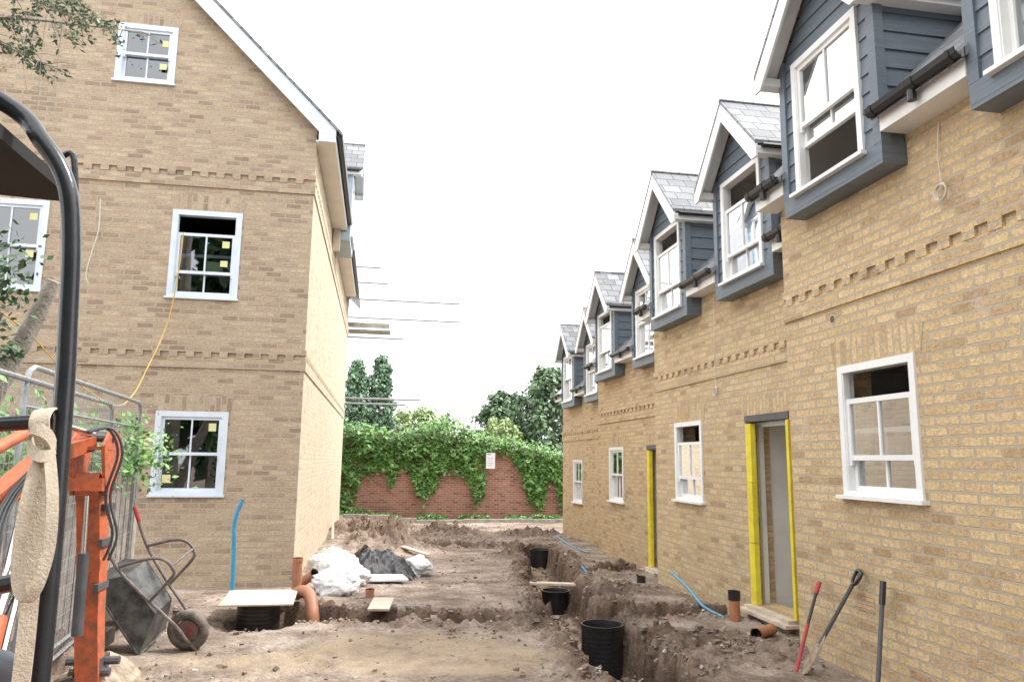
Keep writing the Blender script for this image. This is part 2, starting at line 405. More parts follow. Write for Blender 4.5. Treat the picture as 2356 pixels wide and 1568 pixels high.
# ---------------------------------------------------------------- walls and windows
def clip(poly, planes):
    for a, bb, cc in planes:
        out = []
        for i in range(len(poly)):
            p = poly[i]; q = poly[(i+1) % len(poly)]
            dp = a*p[0]+bb*p[1]-cc; dq = a*q[0]+bb*q[1]-cc
            if dp <= 0: out.append(p)
            if (dp < 0 < dq) or (dq < 0 < dp):
                t = dp/(dp-dq); out.append((p[0]+(q[0]-p[0])*t, p[1]+(q[1]-p[1])*t))
        poly = out
        if len(poly) < 3: return []
    return poly
def wall(mb, A, U, Nn, w, h, ops, t, mo, mi_, planes=()):
    A, U, Nn = V(A), V(U), V(Nn)
    P = lambda u, n, z: A+U*u+Nn*n+Z*z
    uc = sorted({0, w} | {o[0] for o in ops} | {o[1] for o in ops}); zc = sorted({0, h} | {o[2] for o in ops} | {o[3] for o in ops})
    for u0, u1 in zip(uc[:-1], uc[1:]):
        for z0, z1 in zip(zc[:-1], zc[1:]):
            um, zm = (u0+u1)/2, (z0+z1)/2
            if any(o[0] < um < o[1] and o[2] < zm < o[3] for o in ops): continue
            pl = clip([(u0, z0), (u1, z0), (u1, z1), (u0, z1)], planes)
            if not pl: continue
            mb.face([P(u, 0, z) for u, z in pl], mo, Nn); mb.face([P(u, -t, z) for u, z in pl], mi_, -Nn)
    for u0, u1, z0, z1 in ops:
        mb.face([P(u0, 0, z0), P(u0, -t, z0), P(u0, -t, z1), P(u0, 0, z1)], mo, U)
        mb.face([P(u1, 0, z0), P(u1, -t, z0), P(u1, -t, z1), P(u1, 0, z1)], mo, -U)
        mb.face([P(u0, 0, z0), P(u1, 0, z0), P(u1, -t, z0), P(u0, -t, z0)], mo, Z)
        mb.face([P(u0, 0, z1), P(u1, 0, z1), P(u1, -t, z1), P(u0, -t, z1)], mo, -Z)
def pbox(mb, P, u0, u1, n0, n1, z0, z1, m):
    mb.box(P(u0, n0, z0), P(u1, n1, z1), m)
def window(parent, A, U, Nn, w, h, mode='closed', d=0.2, frame=M_white, glass=M_glass, stick=(), single=False, sill=(.04, .06), fw=0.06, bars=True):
    A, U, Nn = V(A), V(U), V(Nn)
    P = lambda u, n, z: A+U*u+Nn*n+Z*z
    f = MB(); g = f if single else MB(); s = f if single else MB()
    pbox(f, P, 0, fw, -.1, .012, 0, h, frame); pbox(f, P, w-fw, w, -.1, .012, 0, h, frame)
    pbox(f, P, fw, w-fw, -.1, .012, h-fw, h, frame); pbox(f, P, fw, w-fw, -.1, .010, 0, fw*.6, frame)
    for q in (fw, w-fw-.012): pbox(f, P, q, q+.012, -.055, .004, fw*.6, h-fw, frame)
    a0, a1, b0, b1 = fw+.006, w-fw-.006, fw*.6, h-fw; sh = (b1-b0)/2+.02
    up0 = b1-sh; lo0 = b0
    if mode == 'top_open': up0 -= d
    if mode == 'bottom_open': lo0 += d
    for z0, n0, n1 in ((up0, -.048, -.012), (lo0, -.092, -.054)):
        z1 = z0+sh; r = .042
        pbox(f, P, a0, a0+r, n0, n1, z0, z1, frame); pbox(f, P, a1-r, a1, n0, n1, z0, z1, frame)
        pbox(f, P, a0+r, a1-r, n0, n1, z0, z0+r, frame); pbox(f, P, a0+r, a1-r, n0, n1, z1-r, z1, frame)
        if bars:
            um = (a0+a1)/2; pbox(f, P, um-.011, um+.011, n0+.004, n1-.004, z0+r, z1-r, frame)
        nm = (n0+n1)/2
        g.face([P(a0+r, nm, z0+r), P(a1-r, nm, z0+r), P(a1-r, nm, z1-r), P(a0+r, nm, z1-r)], glass, Nn)
        if n0 > -.06:
            for q in (a0, a1-.035): pbox(f, P, q, q+.035, n0+.002, n1-.002, z0-.04, z0, frame)
    for (u, z, su, sz, mm) in stick:
        n_ = -.026; g.prism([P(u, n_, z), P(u+su, n_, z), P(u+su, n_, z+sz), P(u, n_, z+sz)], Nn*0.001, mm)
    if sill: pbox(s, P, -sill[0], w+sill[0], -.05, sill[1], -.03, 0, frame)
    if single:
        return f.make('window', parent)
    fo = f.make('window', parent)
    g.make('pane', fo)
    if sill: s.make('sill', fo)
    return fo
def stringcourse(mb, P, u0, u1, z, m, k=1.0):
    pbox(mb, P, u0, u1, 0, .020*k, z, z+.15, m)
    u = u0
    while u+.11 <= u1:
        pbox(mb, P, u, u+.112, 0, .027*k, z+.15, z+.225, m); u += .225
    pbox(mb, P, u0, u1, 0, .023*k, z+.225, z+.30, m)

# ---------------------------------------------------------------- dormer
def dormer(parent, Xw, s, y0, y1, zb, mode, d, clad=M_clad, rise=0.0, wmat=M_white, tall=0.0, nf=.18):
    ez = zb+.42+tall
    Q = lambda n, y, z: V((Xw+s*n, y, z))
    nr = lambda z: .25-(z-ez)
    ym = (y0+y1)/2; half = (y1-y0)/2; ze = zb+1.52+tall; zt = zb+2.24+tall+rise; k = (zt-ze)/(half+.02)
    c = MB()
    N3 = V((s, 0, 0))
    wy0, wy1 = ym-.48, ym+.48; wz0, wz1 = zb+.17, zb+1.42+tall
    rh = .155; z = wz0
    hw = lambda zz: min(half, max(0.0, (zt-.07-zz)/k))
    rows = []
    while z < zt-.1: rows.append((z, min(z+rh, zt-.08))); z += rh
    lp = .018
    for z0, z1 in rows:
        h0, h1 = hw(z0), hw(z1)
        if z0 < wz1-.02 and z1 > wz0+.02: iv = [((ym-h0, wy0), (ym-h1, wy0)), ((wy1, ym+h0), (wy1, ym+h1))]
        else: iv = [((ym-h0, ym+h0), (ym-h1, ym+h1))]
        for (a0, a1), (b0, b1) in iv:
            c.face([Q(nf+lp, a0, z0), Q(nf+lp, a1, z0), Q(nf+.004, b1, z1), Q(nf+.004, b0, z1)], clad, N3)
            c.face([Q(nf+lp, a0, z0), Q(nf+lp, a1, z0), Q(nf, a1, z0), Q(nf, a0, z0)], clad, -Z)
        for yy, sg in ((y0, -1), (y1, 1)):
            if z0 > ze: continue
            zz1 = min(z1, ze)
            e0 = 0 if nr(z0) > 0 else nr(z0); e1 = 0 if nr(zz1) > 0 else nr(zz1)
            c.face([Q(nf, yy+sg*lp, z0), Q(e0, yy+sg*lp, z0), Q(e1, yy+sg*.004, zz1), Q(nf, yy+sg*.004, zz1)], clad, V((0, sg, 0)))
            c.face([Q(nf, yy+sg*lp, z0), Q(e0, yy+sg*lp, z0), Q(e0, yy, z0), Q(nf, yy, z0)], clad, -Z)
    c.box(Q(-.02, y0-.028, zb+.0), Q(nf+.03, y1+.028, zb+.03), clad)
    c.box(Q(nf-.01, y0-.03, zb+.03), Q(nf+.032, y1+.03, wz0), clad)
    for yy, sg in ((y0, -1), (y1, 1)):
        c.box(Q(0, yy, zb+.03), Q(nf-.01, yy+sg*.03, wz0), clad)
        c.box(Q(nf-.05, yy+sg*.032, wz0), Q(nf+.034, yy+sg*(-.06), ze-.0), clad)
    body = c.make('dormer', parent)
    li = MB()
    for yy in (y0+.05, y1-.05):
        li.face([Q(nf-.06, yy, wz0), Q(-.9, yy, wz0), Q(-.9, yy, ze+.1), Q(nf-.06, yy, ze+.1)], M_plaster)
    li.face([Q(nf-.06, y0+.05, ze+.02), Q(-.9, y0+.05, ze+.02), Q(-.9, y1-.05, ze+.02), Q(nf-.06, y1-.05, ze+.02)], M_plaster)
    li.face([Q(nf-.06, y0+.05, wz0-.02), Q(-.4, y0+.05, wz0-.02), Q(-.4, y1-.05, wz0-.02), Q(nf-.06, y1-.05, wz0-.02)], M_white)
    li.make('lining', body)
    rf = MB(); bg = MB()
    nfr = nf+.24
    for sg in (-1, 1):
        ye = ym+sg*(half+.13); z2 = zt-k*(half+.13)
        rf.prism([Q(nfr, ym, zt+.05), Q(nfr, ye, z2+.05), Q(nr(z2)-.1, ye, z2+.05), Q(nr(zt)-.1, ym, zt+.05)], (0, 0, -.045), M_slate)
        nb = nfr-.03
        bg.prism([Q(nb, ym, zt), Q(nb, ye, z2), Q(nb, ye, z2-.14), Q(nb, ye-sg*.10, z2-.14), Q(nb, ym, zt-.22)], N3*.024, wmat)
        bg.prism([Q(nf+.03, ym, zt-.05), Q(nf+.03, ye, z2-.05), Q(nb-.001, ye, z2-.05), Q(nb-.001, ym, zt-.05)], (0, 0, .02), wmat)
        n_end = nr(z2-.1)
        bg.box(Q(nb-.002, ye-sg*.13, z2-.10), Q(n_end, ye-sg*.004, z2-.02), wmat)
        gt = MB(); gt.tube([Q(nb-.04, ye+sg*.028, z2-.02), Q(n_end, ye+sg*.028, z2-.02)], .03, M_black, 8); gt.make('gutter', body, smooth=True)
    rf.tube([Q(nfr+.005, ym, zt+.045), Q(nr(zt)-.1, ym, zt+.045)], .03, M_slate, 6)
    rf.make('dormer_roof', body); bg.make('bargeboard', body)
    window(body, Q(nf+.025, wy0, wz0), (0, 1, 0), (s, 0, 0), .96, wz1-wz0, mode, d, wmat, single=True)
    return body

# ---------------------------------------------------------------- terrace
def terrace(Xw, Y0, Y1, dz, door, win, wm, dorm, label, base=-1.0):
    H = thing('terrace_house', (Xw+3.1, (Y0+Y1)/2, 0.05+dz), label, 'house', 'terrace of yellow brick houses with dormers')
    w = MB(); RH = 3.1
    U = V((0, 1, 0)); Nn = V((-1, 0, 0)); A = V((Xw, Y0, base))
    ops = []
    if win: ops.append((win[0]-Y0, win[1]-Y0, win[2]-base, win[3]-base))
    if door: ops.append((door[0]-Y0, door[1]-Y0, door[2]-base, door[3]-base))
    wall(w, A, U, Nn, Y1-Y0, 4.17+dz-base, ops, .3, M_brick, M_plaster)
    w.box((Xw+.01, Y0+.003, 4.16+dz), (Xw+.3, Y1-.003, 4.26+dz), M_brick)
    ez = 4.42+dz
    planes = [(-1, 1, ez-base+.25-.08), (1, 1, ez-base+.25+2*RH-.08)]
    wall(w, (Xw, Y1-.002, base), (1, 0, 0), (0, 1, 0), 2*RH, 9-base, [], .2, M_brick, M_plaster, planes)
    wall(w, (Xw, Y0+.002, base), (1, 0, 0), (0, -1, 0), 2*RH, 9-base, [], .2, M_brick, M_plaster, planes)
    wall(w, (Xw+2*RH, Y0, base), (0, 1, 0), (1, 0, 0), Y1-Y0, ez-base, [], .2, M_brick, M_plaster)
    w.box((Xw+.3, Y0+.2, .0+dz), (Xw+2*RH-.2, Y1-.2, .16+dz), M_plaster)
    w.box((Xw+.3, Y0+.2, 2.62+dz), (Xw+2*RH-.2, Y1-.2, 2.82+dz), M_plaster)
    w.box((Xw+2.6, Y0+.2, .16+dz), (Xw+2.7, Y1-.2, 2.62+dz), M_plaster)
    w.box((Xw+2.2, Y0+.2, 2.82+dz), (Xw+2.3, Y1-.2, 5.9+dz), M_plaster)
    if door:
        w.box((Xw+.3, door[1]+.02, .16+dz), (Xw+2.6, door[1]+.1, 2.62+dz), M_plaster)
        w.box((Xw+.3, door[0]-.1, .16+dz), (Xw+2.6, door[0]-.02, 2.62+dz), M_plaster)
        w.box((Xw+.75, door[0]+.2, .16+dz), (Xw+.83, door[1]+.02, 2.62+dz), M_plaster)
    P = lambda u, n, z: A+U*u+Nn*n+Z*(z-base)
    w.make('wall', H)
    sc = MB(); stringcourse(sc, P, 0, Y1-Y0, 3.10+dz, M_brick); sc.make('string_course', H)
    for o in (win, door):
        if o:
            ln = MB()
            a, b_ = o[0]-Y0, o[1]-Y0
            ln.prism([P(a-.06, 0, o[3]+.002), P(b_+.06, 0, o[3]+.002), P(b_+.11, 0, o[3]+.225), P(a-.11, 0, o[3]+.225)], Nn*.004, M_sold)
            ln.make('lintel', H)
    if win:
        window(H, (Xw-.01, win[0], win[2]), U, Nn, win[1]-win[0], win[3]-win[2], wm, .22)
    if door:
        dd = MB()
        dd.box((Xw-.012, door[0], door[3]-.075), (Xw+.1, door[1], door[3]-.001), M_steel)
        dd.box((Xw+.14, door[0], door[2]), (Xw+.2, door[0]+.05, door[3]-.08), M_white)
        dd.box((Xw+.14, door[1]-.05, door[2]), (Xw+.2, door[1], door[3]-.08), M_white)
        dd.box((Xw+.14, door[0]+.05, door[3]-.13), (Xw+.2, door[1]-.05, door[3]-.08), M_white)
        do = dd.make('doorway', H)
        fo = MB(); hh = door[3]-.09-door[2]
        for i in range(3):
            z0 = door[2]+hh*i/3; j = .006*(i % 2)
            fo.prism([(Xw-.012, door[1]-.012, z0), (Xw-.024-j, door[1]-.07, z0), (Xw-.005-j, door[1]-.125-j, z0), (Xw+.05, door[1]-.135, z0), (Xw+.08, door[1]-.02, z0)], (0, 0, hh/3-.004), M_yellow)
        fo.make('foam_guard', do)
        fo = MB(); fo.prism([(Xw-.03, door[0]-.02, door[2]), (Xw-.035, door[0]+.02, door[2]), (Xw-.01, door[0]+.055, door[2]), (Xw+.08, door[0]+.05, door[2]), (Xw+.08, door[0]+.0, door[2])], (0, 0, hh), M_yellow); fo.make('foam_guard', do)
        th = MB(); th.box((Xw-.16, door[0]-.03, door[2]-.075), (Xw+.28, door[1]+.04, door[2]-.04), M_wood)
        th.box((Xw-.10, door[0]+.02, door[2]-.04), (Xw+.28, door[1]-.01, door[2]-.004), M_wood)
        th.box((Xw-.07, door[0]+.06, door[2]-.16), (Xw-.0, door[1]-.02, door[2]-.075), M_wood2)
        th.make('threshold', do)
    r = MB()
    def slab(n0, n1, ya, yb):
        za, zb_ = ez+(.25-n0), ez+(.25-n1)
        r.prism([(Xw-n0, ya, za), (Xw-n1, ya, zb_), (Xw-n1, yb, zb_), (Xw-n0, yb, za)], (0, 0, -.07), M_slate)
    cuts = [Y0+.003] + [q for dd_ in dorm for q in (dd_[0], dd_[1])] + [Y1+.08]
    for i in range(0, len(cuts), 2): slab(.27, -RH, cuts[i], cuts[i+1])
    for dd_ in dorm: slab(-.72, -RH, dd_[0], dd_[1])
    zr = ez+.25+RH
    r.prism([(Xw+RH, Y0+.003, zr), (Xw+2*RH+.2, Y0+.003, zr-RH-.2), (Xw+2*RH+.2, Y1+.08, zr-RH-.2), (Xw+RH, Y1+.08, zr)], (0, 0, -.07), M_slate)
    r.tube([(Xw+RH, Y0, zr), (Xw+RH, Y1+.08, zr)], .07, M_slate, 8)
    r.make('roof', H)
    for i in range(0, len(cuts), 2):
        fs = MB(); gu = MB()
        a, b_ = cuts[i], cuts[i+1]
        if i > 0: a += .035
        if i < len(cuts)-2: b_ -= .035
        fs.box((Xw-.20, a, ez-.18), (Xw+.01, b_, ez-.162), M_white)
        fs.box((Xw-.222, a, ez-.18), (Xw-.20, b_, ez-.05), M_white)
        gx, gz = Xw-.277, ez-.025
        prof = [(-.05, .022), (-.043, -.018), (-.018, -.043), (.018, -.043), (.043, -.018), (.05, .022), (.04, .022), (.033, -.01), (0, -.03), (-.033, -.01), (-.04, .022)]
        gu.prism([(gx+p[0], a-.03, gz+p[1]) for p in prof], (0, b_-a+.06, 0), M_black)
        for q in (a+.03, b_-.03): gu.prism([(gx+p[0]*1.12, q-.015, gz+p[1]*1.15) for p in prof[:6]], (0, .03, 0), M_black)
        qm = (a+b_)/2
        gu.prism([(gx+p[0]*1.12, qm-.06, gz+p[1]*1.15) for p in prof[:6]], (0, .12, 0), M_black)
        gu.tube([(gx, qm, gz-.04), (gx, qm, gz-.12)], .032, M_black, 12)
        fs.make('fascia', H); gu.make('gutter', H)
    for dd_ in dorm: dormer(H, Xw, -1, dd_[0], dd_[1], 4.0+dz, dd_[2], dd_[3])
    return H
terrace(3.88, 1.95, 6.63, 0, (2.75, 3.72, .45, 2.57), (4.87, 5.81, 1.50, 2.57), 'top_open', [(2.58, 3.91, 'closed', 0), (4.83, 6.16, 'bottom_open', .38)],
        'yellow brick terrace house with slate-clad dormers and open sash window')
terrace(4.28, 6.63, 11.23, -.27, (7.33, 8.30, .176, 2.30), (9.50, 10.43, 1.23, 2.31), 'top_open', [(7.17, 8.50, 'top_open', .3), (9.45, 10.78, 'top_open', .25)],
        'yellow brick terrace house with doorway wrapped in yellow foam')
terrace(4.85, 11.23, 16.25, -.54, (12.22, 13.18, -.08, 2.05), (14.5, 15.43, .95, 2.04), 'closed', [(11.95, 13.28, 'closed', 0), (14.40, 15.73, 'top_open', .2)],
        'yellow brick terrace house with narrow open doorway', base=-1.3)
terrace(5.30, 16.25, 21.35, -.80, None, (19.2, 20.12, .67, 1.78), 'closed', [(16.95, 18.28, 'closed', 0), (19.3, 20.63, 'closed', 0)],
        'yellow brick terrace house at the end of the row', base=-1.6)

# ---------------------------------------------------------------- big left building
LX, LY, LL = -1.08, 11.1, 13.3
B = thing('brick_building', (-5.49, 17.7, 0), 'tall buff brick gabled building with white sash windows', 'building')
w = MB(); base = -.8; WL = 8.82; x0 = LX-WL
wins = [(-3.03, -2.07, 1.23, 2.37), (-3.03, -2.07, 3.99, 5.27), (-5.62, -4.66, 3.99, 5.27), (-4.0, -3.17, 7.18, 8.08)]
wall(w, (x0, LY, base), (1, 0, 0), (0, -1, 0), WL, 12.2, [(a-x0, b_-x0, c_-base, d_-base) for a, b_, c_, d_ in wins], .3, M_brickL, M_dark,
     [(1, 1, WL+6.88-base), (-1, 1, 6.88-base)])
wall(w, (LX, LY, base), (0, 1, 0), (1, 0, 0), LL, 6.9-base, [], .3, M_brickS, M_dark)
wall(w, (x0, LY, base), (0, 1, 0), (-1, 0, 0), LL, 6.9-base, [], .3, M_brickL, M_dark)
wall(w, (x0, LY+LL, base), (1, 0, 0), (0, 1, 0), WL, 12.2, [], .3, M_brickL, M_dark, [(1, 1, WL+6.88-base), (-1, 1, 6.88-base)])
for zf in (0.2, 2.9, 5.6): w.box((x0+.3, LY+.3, zf), (LX-.3, LY+LL-.3, zf+.2), M_dark)
w.box((x0+.3, LY+3.2, .4), (LX-.3, LY+3.3, 8.2), M_dark)
w.make('wall', B)
Pf = lambda u, n, z: V((x0+u, LY-n, z)); Ps = lambda u, n, z: V((LX+n, LY+u, z))
for zs in (2.98, 5.63):
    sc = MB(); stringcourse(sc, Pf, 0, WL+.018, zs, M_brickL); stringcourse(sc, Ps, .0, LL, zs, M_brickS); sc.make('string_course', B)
for a, b_, c_, d_ in wins:
    ln = MB()
    hh = .225 if c_ < 7 else .16
    ln.prism([Pf(a-x0-.02, 0, d_+.002), Pf(b_-x0+.02, 0, d_+.002), Pf(b_-x0+.05, 0, d_+hh), Pf(a-x0-.05, 0, d_+hh)], (0, -.005, 0), M_soldL)
    ln.make('lintel', B)
Y, D = M_sticker, M_bluedot
stk = {0: [(.70, .87, .10, .11, Y), (.14, .16, .11, .11, Y), (.28, .8, .02, .02, D), (.6, .62, .02, .02, D), (.2, .5, .02, .02, D)],
       1: [(.70, .75, .10, .10, Y), (.69, .47, .10, .09, Y), (.26, .62, .02, .02, D), (.5, .8, .02, .02, D), (.24, .4, .02, .02, D)],
       2: [(.71, 1.0, .10, .10, Y), (.71, .46, .10, .10, Y), (.3, .7, .02, .02, D), (.2, .9, .02, .02, D)],
       3: [(.61, .59, .09, .10, Y), (.60, .23, .10, .09, Y)]+[(.2+.12*i, .68-.04*(i % 3), .018, .018, D) for i in range(4)]+[(.18+.13*i, .3-.05*(i % 2), .018, .018, D) for i in range(4)]}
for i, (a, b_, c_, d_) in enumerate(wins):
    window(B, (a, LY+.0, c_), (1, 0, 0), (0, -1, 0), b_-a, d_-c_, 'top_open' if i == 1 else 'closed', .26, M_whiteL, M_glassL, stk[i], fw=.075, sill=(.02, .04))
r = MB()
ax = (LX+x0)/2
rz = lambda X: 6.96+(LX-X)
zr = rz(ax)
fr, bk = LY-.18, LY+LL+.2
dy0, dy1 = 15.45, 16.85
def sl(xa, xb, ya, yb):
    r.prism([(xa, ya, rz(xa)), (xb, ya, rz(xb)), (xb, yb, rz(xb)), (xa, yb, rz(xa))], (0, 0, -.05), M_slate)
sl(-.70, ax, fr, dy0); sl(-.70, ax, dy1, bk); sl(-1.6, ax, dy0, dy1)
r.prism([(ax, fr, zr), (x0-.4, fr, zr-(ax-x0+.4)), (x0-.4, bk, zr-(ax-x0+.4)), (ax, bk, zr)], (0, 0, -.05), M_slate)
r.tube([(ax, fr, zr), (ax, bk, zr)], .09, M_slate, 8)
r.make('roof', B)
bg = MB()
q = .055
xe = LX+.29
bg.prism([(xe, fr+.02, rz(xe)-q), (ax, fr+.02, zr-q), (ax, fr+.02, zr-q-.29), (LX+.04, fr+.02, rz(LX+.04)-q-.29), (LX+.04, fr+.02, 6.42), (xe, fr+.02, 6.42)], (0, .03, 0), M_whiteL)
bg.make('bargeboard', B); bg = MB()
xl = x0-.29
bg.prism([(xl, fr+.02, rz(LX+.29)-q), (ax, fr+.02, zr-q), (ax, fr+.02, zr-q-.29), (x0-.04, fr+.02, rz(LX+.04)-q-.29), (x0-.04, fr+.02, 6.36), (xl, fr+.02, 6.36)], (0, .03, 0), M_whiteL)
bg.make('bargeboard', B); bg = MB()
bg.prism([(LX, fr+.05, rz(LX)-.14), (ax, fr+.05, zr-.14), (ax, LY+.01, zr-.14), (LX, LY+.01, rz(LX)-.14)], (0, 0, .03), M_cream)
bg.make('soffit', B)
for ya, yb in ((fr+.05, dy0-.05), (dy1+.05, 22.0)):
    ev = MB(); ev.box((LX+.002, ya, 6.42), (LX+.27, yb, 6.445), M_cream); ev.box((LX+.27, ya, 6.42), (LX+.29, yb, 6.60), M_white); ev.make('eaves', B)
    gu = MB(); gu.tube([(LX+.345, ya+.04, 6.57), (LX+.345, yb-.03, 6.57)], .05, M_black, 8); gu.make('gutter', B)
ex = MB()
ex.box((LX+.02, dy0-.14, 5.95), (LX+.16, dy0-.04, 6.42), M_wood); ex.make('bare_timber', B)
dormer(B, LX+.08, 1, dy0, dy1, 6.22, 'closed', 0, clad=simple('pale_blue_cladding', (0.42, 0.53, 0.62), .5), tall=.10, rise=.02, nf=.24)

# ---------------------------------------------------------------- scaffold on the far end
S = thing('scaffold', (-.6, 25.3, 0), 'galvanised scaffold poles projecting past the building end', 'scaffolding')
for x in (-5.0, -3.0, -1.35):
    for y in (24.8, 25.9):
        t = MB(); t.tube([(x, y, -.3), (x, y, 8.6)], .024, M_galv, 8); t.make('upright', S, smooth=True)
M_pole = simple('dull_scaffold_tube', (0.34, 0.36, 0.38), .5, var=.2)
for z_, y, xe in ((6.95, 24.75, 2.55), (6.55, 25.95, 2.75), (5.68, 24.75, .72), (3.68, 24.75, 1.35), (3.60, 25.95, .9), (8.05, 24.75, -.1), (7.8, 25.95, .15)):
    t = MB(); t.tube([(-5.3, y, z_), (xe, y, z_-.02)], .034, M_pole, 8); t.make('ledger', S, smooth=True)
t = MB(); t.box((-5, 25.0, 5.93), (.3, 25.7, 5.98), M_conc); t.box((-5, 24.70, 5.98), (.25, 24.73, 6.15), M_conc); t.make('scaffold_board', S)

# ---------------------------------------------------------------- back wall + ivy
WY = 27.0
TX = [-9, -1.15, .2, .6, 1.4, 2.0, 2.55, 3.0, 3.6, 4.35, 5.1, 5.9, 6.6, 9, 13]
TZ = [3.0, 3.0, 2.70, 2.58, 2.85, 3.04, 3.40, 3.04, 2.60, 2.5, 2.42, 2.2, 2.0, 2.0, 2.0]
w = MB()
tp = lambda x: interp(x, [-12, 2.6, 3.4, 4.6, 5.6, 6.4, 16], [2.55, 2.5, 2.42, 2.3, 1.98, 1.82, 1.8])
X_ = [-12, -6]+list(np.arange(-2, 8.1, .4))+[16]
for a, b_ in zip(X_[:-1], X_[1:]):
    w.face([(a, WY, -.8), (b_, WY, -.8), (b_, WY, tp(b_)), (a, WY, tp(a))], M_brickR, V((0, -1, 0)))
    w.face([(a, WY+.3, -.8), (b_, WY+.3, -.8), (b_, WY+.3, tp(b_)), (a, WY+.3, tp(a))], M_brickR, V((0, 1, 0)))
    w.prism([(a, WY-.04, tp(a)), (b_, WY-.04, tp(b_)), (b_, WY+.34, tp(b_)), (a, WY+.34, tp(a))], (0, 0, .08), M_brickR)
for px in (-1.0, 3.4, 7.6): w.box((px, WY-.12, -.8), (px+.45, WY-.001, tp(px+.45)-.03), M_brickR)
w.make('garden_wall', label='old red brick garden wall partly covered with ivy', category='wall')
def leaves(mb, C, Nm, S, m, jitter=.7, asp=.8):
    n = len(C)
    nn = Nm+np.random.normal(0, jitter, (n, 3)); nn /= np.linalg.norm(nn, axis=1)[:, None]+1e-9
    a = np.cross(nn, np.random.normal(0, 1, (n, 3))); a /= np.linalg.norm(a, axis=1)[:, None]+1e-9
    b_ = np.cross(nn, a)
    s = (S*np.random.uniform(.6, 1.3, n))[:, None]
    vs = np.stack([C-a*s, C-b_*s*asp*.7+a*s*.1, C+a*s, C+b_*s*asp*.7+a*s*.1], 1).reshape(-1, 3)
    o = len(mb.v); mb.v += [tuple(p) for p in vs.tolist()]; k_ = mb.mi(m)
    for i in range(n): mb.f.append((o+4*i, o+4*i+1, o+4*i+2, o+4*i+3)); mb.m.append(k_)
BX = [-3, -1.3, -.75, -.45, .35, .45, .62, .72, 1.2, 1.45, 1.9, 2.2, 2.9, 3.3, 3.45, 3.8, 3.92, 4.7, 5.1, 5.45, 5.95, 6.15, 6.4, 6.6, 9]
BZ = [0, .1, .1, 1.30, 1.50, .85, .85, 1.5, 1.4, .55, .45, 1.25, 1.45, 1.0, .25, .55, 2.1, 2.15, 1.4, .4, .15, 1.3, 1.0, .1, .2]
mb = MB(); C = []; Nm = []
while len(C) < 16000:
    x = random.uniform(-3.5, 8.0); t = interp(x, TX, TZ)+.14*noise.noise(V((x*2.2, 0, 3)))+.1*noise.noise(V((x*6, 0, 9))); bt = interp(x, BX, BZ)+.2*noise.noise(V((x*3, 2, 7)))
    z_ = random.uniform(-.1, t+.15)
    dens = 1.0 if z_ > bt else math.exp(-(bt-z_)/.10)
    if z_ > t: dens = .25
    if random.random() > dens: continue
    cl = noise.noise(V((x*1.8, z_*1.8, 2)))+.5*noise.noise(V((x*5, z_*5, 4)))
    thick = .14+.38*max(0, cl)+.12*max(0, z_-1.6)
    if z_ > tp(x): yy = WY+random.uniform(-thick-.1, .45)
    else: yy = WY-.03-thick*random.random()**.5
    C.append((x, yy, z_)); Nm.append((0, -.8, .9))
leaves(mb, np.array(C), np.array(Nm), .08, M_ivy, .55)
C = []; Nm = []
for i in range(2600):
    x = random.uniform(-1.5, 6.7); f = noise.noise(V((x*1.3, 5, 5)))
    if f < -.15: continue
    C.append((x, WY-random.uniform(.1, .7), G(x, WY-.5)+random.uniform(0, .14+.22*max(0, f)))); Nm.append((0, -.3, 1))
leaves(mb, np.array(C), np.array(Nm), .05, M_ivy)
mb.make('ivy', label='dense green ivy cascading over the brick wall', category='ivy')
s = thing('notice_sign', (3.97, WY-.3, 1.45), 'white notice board with faint blue print on ivy-covered wall', 'sign')
t = MB(); t.box((3.81, WY-.42, 1.45), (4.13, WY-.40, 2.0), M_white); t.box((3.95, WY-.40, 1.5), (3.99, WY+.0, 1.54), M_galv); t.make('sign_panel', s)
t = MB(); t.box((3.84, WY-.424, 1.93), (3.98, WY-.42, 1.97), M_signblue)
for i, ww in enumerate((.24, .2, .22, .16)): t.box((3.85, WY-.424, 1.80-i*.08), (3.85+ww, WY-.42, 1.815-i*.08), M_signblue)
t.make('printed_notice', s)
t = MB()
for i in range(10):
    x = -1.0+i*.78; zz = G(x, 25.2)-.06
    t.box((x, 25.2, zz-.1), (x+.79, 25.38, zz+.17+.01*(i % 2)), M_conc)
t.make('kerb', label='low concrete kerb along the end of the yard', category='kerb')

